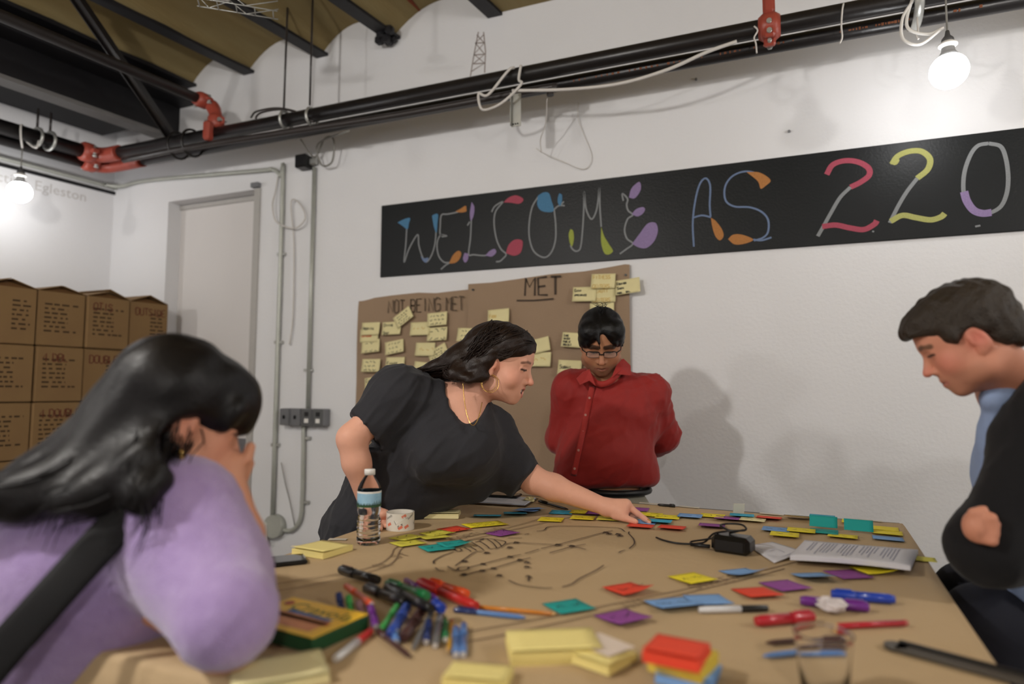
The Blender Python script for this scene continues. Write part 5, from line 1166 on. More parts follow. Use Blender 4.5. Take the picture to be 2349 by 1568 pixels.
def head_colour(o, R, s, base, lip, brow, smile=False, stubble=None, bald=None, blush=None, brow_w=.0052, female=False):
    base, lip, brow = [np.array(lin(c)[:3]) for c in (base, lip, brow)]; dark = np.array([.02, .012, .01]); white = np.array([.75, .72, .66])
    bl = np.array(lin(blush)[:3]) if blush else None; st = np.array(lin(stubble)[:3]) if stubble else None
    def f(V):
        p = ((V - o) @ R) / s; C_ = np.tile(base, (len(V), 1)); near = np.linalg.norm(p - A(0, .03, -.02), axis=1) < .17; q = p[near]; c = C_[near]
        mixin = lambda c, colr, w_: c * (1 - w_[:, None]) + colr * w_[:, None]
        if bl is not None:
            w_ = np.maximum(np.exp(-(np.linalg.norm((np.abs(q) - A(.042, .055, 0)) * A(1, .6, 1) + A(0, 0, .030) * 0 - A(0, 0, 0), axis=1) / .05) ** 2) * 0, 0)
            for x in (-1, 1): w_ = np.maximum(w_, np.exp(-(np.linalg.norm(q - A(x * .045, .06, -.025), axis=1) / .028) ** 2))
            w_ = np.maximum(w_, np.exp(-(np.linalg.norm(q - A(0, .112, -.03), axis=1) / .016) ** 2)); 
            for x in (-1, 1): w_ = np.maximum(w_, np.exp(-(np.linalg.norm(q - A(x * .082, -.01, -.005), axis=1) / .03) ** 2))
            c = mixin(c, bl, w_ * .75)
        if st is not None:
            w_ = sstep(-q[:, 2], .045, .065) * sstep(q[:, 1], -.01, .03) * (1 - sstep(-q[:, 2], .11, .13)); c = mixin(c, st, w_ * .55)
        for x in (-1, 1):
            d = np.minimum(segd(q, (x * .014, .093, .030), (x * .034, .090, .032)), segd(q, (x * .034, .090, .032), (x * .052, .078, .025))); c = mixin(c, brow, (1 - sstep(d, brow_w, brow_w + .004)) * .9)
            d = np.minimum(segd(q, (x * .018, .0885, .005), (x * .032, .0900, .0055)), segd(q, (x * .032, .0900, .0055), (x * .047, .081, .005))); c = mixin(c, dark, (1 - sstep(d, .0020, .0042)) * .95)
            d = np.linalg.norm((q - A(x * .031, .090, .0035)) * A(1, .5, 1.3), axis=1); c = mixin(c, dark, (1 - sstep(d, .0045, .007)) * (.9 if female else .6))
            d = np.linalg.norm(q - A(x * .0068, .102, -.0435), axis=1); c = mixin(c, dark, (1 - sstep(d, .004, .007)) * .8)
        if smile:
            for x in (-1, 1):
                d = np.minimum(segd(q, (x * .034, .069, -.048), (0, .0985, -.0565)), segd(q, (x * .033, .069, -.053), (0, .095, -.0810))); c = mixin(c, lip, (1 - sstep(d, .0035, .0065)) * .9)
            inn = np.minimum(segd(q, (-.028, .073, -.0545), (0, .090, -.0675)), segd(q, (.028, .073, -.0545), (0, .090, -.0675))); c = mixin(c, np.array([.10, .03, .03]), 1 - sstep(inn, .0058, .0080))
            d = np.minimum(segd(q, (-.025, .074, -.0555), (0, .0900, -.0625)), segd(q, (.025, .074, -.0555), (0, .0900, -.0625))); c = mixin(c, white, 1 - sstep(d, .0044, .0058))
        else:
            d = np.minimum(segd(q, (-.021, .085, -.067), (0, .098, -.067)), segd(q, (.021, .085, -.067), (0, .098, -.067))); c = mixin(c, lip, (1 - sstep(d, .0065, .0105)) * .8)
            c = mixin(c, dark, (1 - sstep(np.minimum(segd(q, (-.023, .084, -.0672), (0, .098, -.0668)), segd(q, (.023, .084, -.0672), (0, .098, -.0668))), .0012, .0036)) * .7)
        C_[near] = c; return C_
    return f
def finger(base, pts, rs, k=.004): return chain([base] + list(pts), rs, k)
# ================================================================ the people
SKIN = lambda n, c: mat('skin_' + n, c, .5, .05, 60, .12, 400, attr='tint', spec=.35)
M_hairb = mat('dark_brown_hair', '#20140e', .42, .35, 60, .3, 300, spec=.35); M_hairk = mat('black_hair', '#070608', .40, .3, 60, .3, 300, spec=.35); M_hairbr = mat('short_brown_hair', '#2b2117', .5, .4, 120, .9, 260)
M_hairp = mat('long_black_hair', '#080507', .42, .3, 40, .3, 160, spec=.35)
M_gold = mat('gold_metal', '#c9a35c', .2, .05, metal=1.0)
def folds(seed, n, f0, f1, aniso=None):
    """Cloth folds: sharp-crested waves that run along aniso."""
    r_ = np.random.RandomState(seed); W_ = [waves(seed * 31 + i, 3, r_.uniform(f0, f1) * .8, f1, aniso) for i in range(n)]; M_ = [waves(seed * 57 + i, 4, 6, 14) for i in range(n)]
    return lambda V: sum(np.maximum(0, 1 - np.abs(w_(V)) * 1.4) ** 2 * np.clip(m_(V) * .8 + .4, 0, 1) for w_, m_ in zip(W_, M_)) / n ** .5
def strands(curves, r=.0022, seed=3):
    mb = MB()
    for c in curves:
        n = len(c); mb.tube(c, [r * (1 - .75 * (i / (n - 1)) ** 3) for i in range(n)], 5)
    return mb
def shoes(parent, pts, m):
    for (p, d) in pts:
        d = unit(A(d[0], d[1], 0)); solid('shoe', [cap(A(p[0], p[1], .05) - d * .05, A(p[0], p[1], .045) + d * .12, .048, .042, .02), half([((0, 0, 1), .003)], .004)], m, parent, .012)
def stool(label, c, zs, m=M_dark):
    t = thing('stool', label, 'stool', (c[0], c[1], 0)); MB().lathe([(.0001, zs - .04), (.15, zs - .04), (.165, zs - .03), (.165, zs - .01), (.15, zs), (.0001, zs)], (c[0], c[1], 0), 28).obj('seat', m, t)
    for k in range(4):
        a = math.pi / 4 + k * math.pi / 2; MB().cyl((c[0] + .12 * math.cos(a), c[1] + .12 * math.sin(a), zs - .04), (c[0] + .20 * math.cos(a), c[1] + .20 * math.sin(a), 0), .014, n=10).obj('leg', M_pipe2, t)
    MB().tube([(c[0] + .165 * math.cos(a), c[1] + .165 * math.sin(a), .30) for a in np.linspace(0, 6.2832, 24, endpoint=False)], .009, 8, closed=True).obj('foot_ring', M_pipe2, t); return t

# ---------------------------------------------------------------- woman leaning over the table
def woman_leaning():
    t = thing('person', 'smiling woman in a dark grey top leaning over the table and pointing', 'person', (-1.36, 1.80, 0))
    fw = unit(-0.30 * CF * A(1, 1, 0) + CR * .95); pit = math.radians(18)
    R = frame(unit(fw * math.cos(pit) - A(0, 0, 1) * math.sin(pit)), A(0, 0, 1)); o = P(1152, 834, 2.10); s = .99
    nk = P(1062, 925, 2.11)
    sR, sL = P(915, 905, 2.06), P(1128, 985, 2.20); pel = P(852, 1215, 2.24); ch = P(1010, 985, 2.16)
    elR, wrR = P(806, 1005, 1.99), P(850, 1172, 2.02)
    elL = P(1222, 1100, 2.15); wrL = P(1392, 1163, 2.075)
    tip = onz(1490, 1197, TZ + .006)
    H_ = head(o, R, s, .92, .95, True, True, nk, (.047, .052), chub=.1)
    torso = [cap(pel, ch, .145, .145, .04), ell(ch, (.16, .12, .15), None, .05), cap(sR, sL, .062, .058, .05), cap(ch, nk, .11, .055, .06), ell(P(1075, 1020, 2.06), .075, None, .05), ell(P(1000, 1045, 2.02), .07, None, .05), cap(P(1062, 935, 2.10), P(1085, 1000, 2.06), .06, .05, .04)]
    armR = chain([sR, elR, P(818, 1060, 1.99), wrR], [.054, .043, .042, .027], .02)
    armL = chain([sL, elL, P(1270, 1117, 2.125), wrL], [.052, .043, .041, .026], .02)
    # pointing hand
    kn = P(1436, 1157, 2.06); pw = [cap(wrL, P(1425, 1167, 2.06), .026, .026, .012), cap(wrL, kn, .024, .019, .012), cap(wrL, P(1428, 1178, 2.04), .022, .018, .012), cap(P(1418, 1163, 2.075), P(1440, 1168, 2.08), .020, .017, .012)]
    pw += finger(kn, [P(1462, 1177, 2.05), P(1478, 1189, 2.045), tip], [.0125, .0098, .0088, .0068])
    th = onz(1458, 1196, TZ + .008); pw += finger(P(1412, 1180, 2.05), [P(1432, 1187, 2.03), th], [.016, .0115, .0088])
    for (a, b, c) in (((1444, 1160, 2.085), (1462, 1180, 2.09), (1448, 1186, 2.08)), ((1440, 1164, 2.10), (1456, 1182, 2.105), (1442, 1187, 2.09)), ((1434, 1168, 2.11), (1446, 1184, 2.115), (1434, 1187, 2.10))): pw += finger(P(*a), [P(*b), P(*c)], [.0115, .0095, .0085])
    # supporting hand
    hc = P(880, 1178, 1.99); pr = [cap(wrR, hc, .027, .020, .012, '+', (A(0, 0, 1), .75))]
    for (x, y, m_) in ((905, 1186, (888, 1182)), (908, 1194, (890, 1188)), (900, 1201, (886, 1193)), (888, 1206, (878, 1197))): pr += finger(hc, [P(*m_, 2.01), onz(x, y, TZ + .009)], [.013, .0100, .0085])
    pr += finger(P(860, 1185, 2.0), [P(862, 1200, 1.98), onz(872, 1212, TZ + .009)], [.014, .011, .009])
    skin = H_ + torso + armR + armL + pw + pr
    cf = head_colour(o, R, s, '#e0a78e', '#b8665a', '#6a4636', True, None, None, '#dd8f78', .0022, True)
    solid('body', skin, SKIN('woman', '#cf9378'), t, .010, [(o + R @ A(0, .03, -.01), .13, .0028), (P(1440, 1175, 2.06), .075, .0032), (P(882, 1190, 2.02), .05, .005)], cf)
    nm = mat('gold_nail', '#b98b46', .25, .1); 
    for (p, d) in ((tip, tip - P(1478, 1189, 2.045)), (th, th - P(1432, 1187, 2.03))):
        d = unit(d); q = p + A(0, 0, .0062); solid('nail', [cap(q - d * .005, q + d * .005, .0045, .0036, .001, '+', (A(0, 0, 1), .4))], nm, t, .0012)
    # dark top
    top = inflate(torso, .014, .05) + [cap(sR, P(842, 972, 2.02), .074, .062, .05), cap(sR, P(870, 1010, 2.08), .075, .06, .06), cap(sL, P(1208, 1100, 2.16), .070, .058, .04), cap(P(1090, 1010, 2.14), P(1185, 1095, 2.15), .085, .055, .06),
          ell(P(895, 1115, 2.18), (.14, .14, .13), None, .06), ell(pel + A(0, 0, -.01), (.15, .15, .12), None, .05), cap(P(930, 1110, 2.16), P(1080, 1100, 2.15), .10, .075, .06), cap(P(806, 1185, 2.14), P(820, 1195, 2.12), .06, .06, .04), ell(P(1070, 1040, 2.06), .085, None, .06)]
    dR = unit(elR - sR); dL = unit(P(1270, 1117, 2.125) - sL)
    cut = [half([(-dR, -(dR @ P(832, 976, 2.02))), (CR, CR @ P(875, 990, 2.02)), (A(0, 0, -1), -P(800, 1030, 2.02)[2])], .004),
           half([(-dL, -(dL @ P(1208, 1100, 2.15))), (-CR, -(CR @ P(1150, 1100, 2.15)))], .004)]
    nkc = [cap(P(1085, 870, 2.02), P(1074, 982, 1.975), .090, .016, .01, '-'), cap(P(1070, 880, 2.12), P(1078, 925, 2.0), .080, .060, .01, '-')]
    wv = waves(5, 10, 18, 45, unit(P(1100, 900, 2.1) - P(860, 1180, 2.1))); fo = folds(4, 6, 40, 75, unit(P(1090, 930, 2.1) - P(880, 1190, 2.1))); wv2 = waves(8, 8, 14, 40, unit(P(1100, 960, 2.1) - P(920, 1180, 2.1)))
    solid('top', top + cut + nkc, mat('charcoal_jersey', '#2a2a2f', .85, .22, 260, .25, 900, sheen=.08), t, .0068, (), None, lambda V: .003 * wv(V) + .011 * fo(V) - .003)
    # trousers
    lg = [ell(pel + A(-.02, 0, -.08), (.155, .15, .13), None, .04), cap(pel + A(-.03, -.07, -.1), A(-1.40, 1.66, .48), .10, .075, .04), cap(A(-1.40, 1.66, .48), A(-1.42, 1.62, .08), .075, .05, .03), cap(pel + A(-.03, .08, -.1), A(-1.42, 1.98, .48), .10, .075, .04), cap(A(-1.42, 1.98, .48), A(-1.44, 2.0, .08), .075, .05, .03)]
    solid('trousers', lg, mat('black_trousers', '#0d0d0f', .8, .2, 80, .2), t, .014); shoes(t, [((-1.42, 1.62), (1, 0)), ((-1.44, 2.0), (1, 0))], M_dark)
    # hair
    Wl = lambda *p: o + R @ (A(*p) * s)
    hp = [ell(Wl(0, -.028, .046), A(.086, .102, .088) * s, R, .02), ell(Wl(-.02, .018, .075), A(.062, .070, .048) * s, R, .03), ell(Wl(.03, .018, .07), A(.055, .068, .050) * s, R, .03)]
    cutp = [ell(Wl(.0, .096, -.035), A(.085, .075, .085) * s, R, .012, '-'), ell(Wl(.085, .040, -.062), A(.060, .068, .064) * s, R, .010, '-'), ell(Wl(-.085, .02, -.045), A(.05, .07, .07) * s, R, .02, '-'), cap(Wl(.012, -.02, .142), Wl(.012, .075, .118), .006, .006, .012, '-')]
    locks = chain([P(1108, 800, 2.11), P(1055, 830, 2.10), P(1000, 848, 2.12), P(925, 862, 2.17)], [.068, .050, .028, .012], .03)
    locks += chain([P(1100, 815, 2.09), P(1062, 842, 2.06), P(1042, 858, 2.03), P(1075, 870, 2.01), P(1108, 868, 2.02)], [.045, .032, .020, .012, .008], .02)
    locks += chain([P(1112, 810, 2.06), P(1096, 838, 2.04), P(1100, 858, 2.03), P(1116, 862, 2.03)], [.032, .026, .018, .010], .02)
    locks += chain([P(1132, 806, 2.03), P(1120, 826, 2.03), P(1112, 846, 2.035)], [.022, .018, .014], .015)
    cur = []; r_ = random.Random(11)
    for k in range(260):
        u = r_.random(); st = Wl(r_.uniform(.02, .075), r_.uniform(-.06, .06), r_.uniform(.085, .128))
        a = P(1118 + r_.uniform(-28, 20), 790 + r_.uniform(-25, 22), 2.03 + r_.uniform(-.02, .03)); b = P(1075 + r_.uniform(-22, 25), 832 + r_.uniform(-18, 18), 2.05 + r_.uniform(-.02, .03))
        if u < .5: e = [P(1035 + r_.uniform(-20, 25), 850 + r_.uniform(-8, 12), 2.04 + r_.uniform(-.02, .03)), P(1070 + r_.uniform(-30, 20), 868 + r_.uniform(-7, 8), 2.01), P(1112 + r_.uniform(-15, 10), 864 + r_.uniform(-8, 8), 2.03)]
        else: e = [P(1010 + r_.uniform(-15, 20), 845 + r_.uniform(-8, 8), 2.08 + r_.uniform(-.03, .02)), P(950 + r_.uniform(-20, 20), 855 + r_.uniform(-6, 6), 2.12), P(880 + r_.uniform(-15, 25), 872 + r_.uniform(-5, 8), 2.15)]
        cur.append(bez([st, a, b] + e, 5))
    for k in range(60):      # hair combed back over the temple
        y0 = r_.uniform(.05, .095); st = Wl(r_.uniform(.0, .03), y0, .12 - (y0 - .05) * .6); cur.append(bez([st, Wl(.06, y0 - .02, .085 + r_.uniform(-.01, .01)), Wl(.084, .02 + r_.uniform(-.02, .02), .045 + r_.uniform(-.018, .02)), Wl(.09, -.03, .02 + r_.uniform(-.02, .02)), Wl(.085, -.07, -.01 + r_.uniform(-.02, .02))], 5))
    gv = waves(21, 10, 140, 420, unit(P(1180, 770, 2.1) - P(1010, 860, 2.1)))
    solid('hair', hp + cutp + locks, M_hairb, t, .006, (), None, lambda V: .0022 * gv(V), extra=strands(cur, .0014))
    # hoop earrings and necklace
    ear = Wl(.081, -.004, -.040)
    for k, (dr, cx) in enumerate(((.0255, -.001), (.0275, .004))):
        c0 = ear + A(0, 0, -dr) + CR * cx; MB().tube([c0 + CR * dr * math.sin(a) * .95 + A(0, 0, 1) * dr * math.cos(a) + CF * .004 * math.sin(a + k) for a in np.linspace(0, 6.2832, 40, endpoint=False)], .0011, 6, closed=True).obj('hoop_earring', M_gold, t)
    nkp = bez([P(1062, 872, 2.02), P(1064, 905, 2.005), P(1070, 945, 1.985), P(1080, 972, 1.965), P(1090, 972, 1.965), P(1100, 950, 1.98), P(1106, 922, 2.0)], 10)
    MB().tube(nkp, .0013, 6).obj('necklace', M_gold, t)
    return t
woman_leaning()

# ---------------------------------------------------------------- man in the red shirt
def man_red():
    bc = P(1392, 1108, 2.72); t = thing('person', 'man in glasses and a red button shirt looking down at the table', 'person', (bc[0], bc[1], 0))
    fT = unit(A(-.05, -1, 0)); T_ = frame(fT); s = 1.0
    fh = unit(A(.27, -.96, 0)); pit = math.radians(33); R = frame(fh * math.cos(pit) - A(0, 0, 1) * math.sin(pit)); o = P(1379, 786, 2.64)
    nk = P(1390, 868, 2.72)
    H_ = head(o, R, s, 1.12, 1.05, False, False, nk, (.056, .062), chub=1.0)
    shR, shL = P(1312, 893, 2.74), P(1487, 903, 2.72); T3 = T_
    tor = [ell(P(1392, 950, 2.72), A(.185, .115, .16), T3, .05), ell(P(1385, 1040, 2.70), A(.162, .126, .12), T3, .06), cap(shR, shL, .066, .066, .05), cap(P(1390, 900, 2.72), nk, .09, .06, .05), ell(bc + A(0, 0, -.03), A(.14, .10, .10), T3, .05)]
    elR_, elL_ = P(1288, 1005, 2.82), P(1520, 998, 2.80)
    arR = chain([shR, elR_, P(1370, 1070, 2.90)], [.062, .052, .035], .03); arL = chain([shL, elL_, P(1430, 1062, 2.90)], [.062, .052, .035], .03)
    hnd = [ell(P(1395, 1072, 2.91), A(.05, .03, .035), T3, .02)]
    for k in range(4): hnd += finger(P(1385 + 6 * k, 1075, 2.92), [P(1375 + 8 * k, 1090, 2.93), P(1380 + 8 * k, 1100, 2.925)], [.012, .010, .009])
    cf = head_colour(o, R, s, '#b07c5c', '#945c4c', '#120d0b', False, '#806250', None, '#b8755c', .0075)
    solid('body', H_ + tor + arR + arL + hnd, SKIN('man_red', '#9c6446'), t, .011, [(o + R @ A(0, .03, -.01), .13, .0030)], cf)
    sh = inflate(tor, .014, .05) + [ell(P(1385, 1040, 2.70), A(.190, .156, .14), T3, .06)] + inflate(arR, .014, .03) + inflate(arL, .014, .03) + [cap(P(1330, 1090, 2.70), P(1455, 1085, 2.68), .105, .10, .05, '+', None), ell(P(1470, 980, 2.72), .07, None, .05)]
    sh += [half([((0, 0, 1), bc[2] - .004)], .03), cap(P(1384, 842, 2.62), nk + A(0, 0, .05), .075, .075, .008, '-')]
    wv = waves(15, 12, 22, 60, (.5, 0, .4)); wv2 = waves(16, 8, 14, 40, (1, 0, -.5)); fo = folds(9, 5, 45, 95, (.9, .2, .45)); fo2 = folds(12, 4, 45, 80, (.3, 0, 1))
    solid('shirt', sh, mat('red_shirt_cloth', '#931f1b', .7, .12, 160, .15, 700, sheen=.15), t, .0085, (), None, lambda V: .0025 * wv(V) + .003 * wv2(V) + .010 * fo(V) + .006 * fo2(V) - .003)
    shirt = bpy.data.objects[[c.name for c in t.children if c.name.startswith('shirt')][0]]
    Mr = mat('red_collar_cloth', '#9e2621', .7, .1, 160, .1, 700, sheen=.15)
    fr = lambda x, y, d: P(x, y, d)
    for sgn, q in ((-1, [(1352, 846, 2.60), (1338, 852, 2.62), (1322, 868, 2.63), (1330, 882, 2.60), (1352, 872, 2.585), (1366, 884, 2.575)]), (1, [(1418, 826, 2.64), (1430, 822, 2.66), (1446, 838, 2.66), (1447, 860, 2.62), (1414, 858, 2.60), (1402, 866, 2.58)])):
        pts = [P(*a) for a in q]; c0 = sum(pts) / len(pts); mb = MB(); n = len(pts); nn = unit(-CF); up_ = [p + nn * .007 for p in pts]
        mb.add(pts + up_ + [c0 + nn * .016], [tuple(range(n))] + [(i, (i + 1) % n, (i + 1) % n + n, i + n) for i in range(n)] + [(i + n, (i + 1) % n + n, 2 * n) for i in range(n)]); mb.obj('collar', Mr, t)
    MB().tube(bez([P(1350, 858, 2.64), P(1368, 878, 2.605), P(1388, 880, 2.60), P(1408, 868, 2.60), P(1424, 846, 2.63)], 6), .013, 8, flat=(unit(CF), .6)).obj('collar_band', Mr, t)
    for (x, y) in ((1352, 912), (1343, 951), (1337, 990), (1327, 1032), (1318, 1074)):
        # find the shirt surface in front
        dg = None; best = None
        d = ray(x, y); V = np.array([v.co for v in shirt.data.vertices]) + A(*t['_o']); q = V - CAM; dep_ = q @ CF; lat = np.linalg.norm(q / dep_[:, None] - d, axis=1); m_ = lat < .006
        zz = dep_[m_].min() if m_.any() else 2.58; c0 = CAM + d * (zz - .006); MB().cyl(c0, c0 - CF * .003, .0048, n=12).obj('button', mat('shirt_button', '#b8857c', .3), t)
    V = np.array([v.co for v in shirt.data.vertices]) + A(*t['_o']); q = V - CAM; dep_ = q @ CF; uv = q / dep_[:, None]; line = []
    for f_ in np.linspace(0, 1, 26):
        x, y = 1359 - 44 * f_, 884 + 208 * f_; d = ray(x, y); m_ = np.linalg.norm(uv - d, axis=1) < .008
        line.append(CAM + d * ((dep_[m_].min() if m_.any() else 2.58) - .0005))
    line = [(line[max(0, i - 1)] + line[i] + line[min(25, i + 1)]) / 3 for i in range(26)]
    MB().tube(line, .0125, 8, flat=(CF, .14)).obj('placket', Mr, t)
    # belt and trousers
    mb = MB(); ring_ = [bc + A(0, 0, -.020) + T_ @ A(.174 * math.cos(a), .142 * math.sin(a), 0) for a in np.linspace(0, 6.2832, 48, endpoint=False)]; mb.tube(ring_, .013, 8, closed=True); mb.obj('belt', M_dark, t)
    zb = bc[2]; Lg = [ell(A(bc[0], bc[1], zb - .10), A(.172, .140, .13), T_, .04)]
    for sg in (-1, 1):
        hx = A(bc[0] + sg * .095, bc[1], zb - .14); kn_ = A(bc[0] + sg * .10, bc[1], .50); an = A(bc[0] + sg * .10, bc[1] + .02, .06); Lg += [cap(hx, kn_, .095, .08, .03), cap(kn_, an, .08, .065, .03)]
    Lg += [half([((0, 0, -1), -(zb + .02))], .008)]
    wv3 = waves(33, 8, 30, 60, (0, 0, 1)); solid('trousers', Lg, mat('khaki_trousers', '#8f8a7b', .85, .1, 120, .2, 600), t, .012, (), None, lambda V: .004 * wv3(V)); shoes(t, [((bc[0] - .10, bc[1]), fT), ((bc[0] + .10, bc[1]), fT)], M_dark)
    # hair: cap with a parted fringe
    Wl = lambda *p: o + R @ (A(*p) * s)
    hp = [ell(Wl(0, -.022, .050), A(.092, .106, .090), R, .02), ell(Wl(.042, .045, .075), A(.050, .055, .050), R, .02), ell(Wl(-.045, .045, .078), A(.048, .052, .050), R, .02), ell(Wl(.060, .048, .040), A(.030, .036, .034), R, .012), ell(Wl(-.062, .045, .042), A(.026, .034, .032), R, .012), cap(Wl(.078, .02, .035), Wl(.082, .018, -.004), .016, .007, .012), cap(Wl(-.078, .02, .035), Wl(-.082, .018, -.004), .016, .007, .012)]
    hp += [ell(Wl(0, .098, -.012), A(.062, .05, .062), R, .012, '-'), ell(Wl(0, .095, .05), A(.022, .04, .03), R, .012, '-'), ell(Wl(0, .06, -.06), A(.12, .085, .055), R, .01, '-'), ell(Wl(0, .0, .145), A(.006, .09, .016), R, .01, '-')]
    hp += [cap(Wl(.020, .080, .090), Wl(.010, .108, .058), .012, .006, .010), cap(Wl(.010, .108, .058), Wl(.006, .108, .034), .006, .002, .004), cap(Wl(.050, .088, .05), Wl(.054, .086, .026), .012, .003, .006), cap(Wl(-.05, .088, .05), Wl(-.058, .082, .026), .012, .003, .006)]
    gv = waves(41, 12, 120, 400, R[:, 1]); r_ = random.Random(5); cur = [bez([Wl(r_.uniform(-.03, .02), -.02 + r_.uniform(-.02, .02), .132), Wl(r_.uniform(-.02, .02), -.03, .146 + r_.uniform(0, .006)), Wl(r_.uniform(-.04, .04), -.05, .152 + r_.uniform(0, .008))], 3) for _ in range(14)]
    solid('hair', hp, M_hairk, t, .005, (), None, lambda V: .0016 * gv(V), extra=strands(cur, .0011))
    # glasses
    g = MB(); gl = None; yy = .103
    fr_ = thing_child = None
    mb = MB()
    for sg in (-1, 1):
        c0 = A(sg * .033, yy - .004, .001); lp = [Wl(*(c0 + A(.0255 * math.copysign(abs(math.cos(a)) ** .6, math.cos(a)), -.006 * abs(math.cos(a)) * (1 if math.cos(a) * sg > 0 else .2), .0135 * math.copysign(abs(math.sin(a)) ** .6, math.sin(a))))) for a in np.linspace(0, 6.2832, 32, endpoint=False)]
        mb.tube(lp, [.0022 if math.sin(a) > -.3 else .0010 for a in np.linspace(0, 6.2832, 32, endpoint=False)], 6, closed=True)
        mb.tube([Wl(sg * .058, yy - .012, .006), Wl(sg * .074, yy - .03, .008), Wl(sg * .083, .01, .004), Wl(sg * .084, -.01, -.004)], .0022, 6)
    mb.tube(bez([Wl(-.010, yy, .004), Wl(0, yy + .004, .007), Wl(.010, yy, .004)], 5), .0026, 6)
    go = mb.obj('glasses', mat('black_frame', '#0c0b0b', .25, .1), t)
    for sg in (-1, 1):
        c0 = A(sg * .033, yy - .0055, .001); n = 24; pts = [Wl(*(c0 + A(.0245 * math.copysign(abs(math.cos(a)) ** .6, math.cos(a)), 0, .0125 * math.copysign(abs(math.sin(a)) ** .6, math.sin(a))))) for a in np.linspace(0, 6.2832, n, endpoint=False)]
        b = MB(); b.prism(pts, R @ A(0, .0012, 0)); b.obj('lens', mat('clear_lens', '#ffffff', .03, 0, alpha=.06), go)
    return t
man_red()

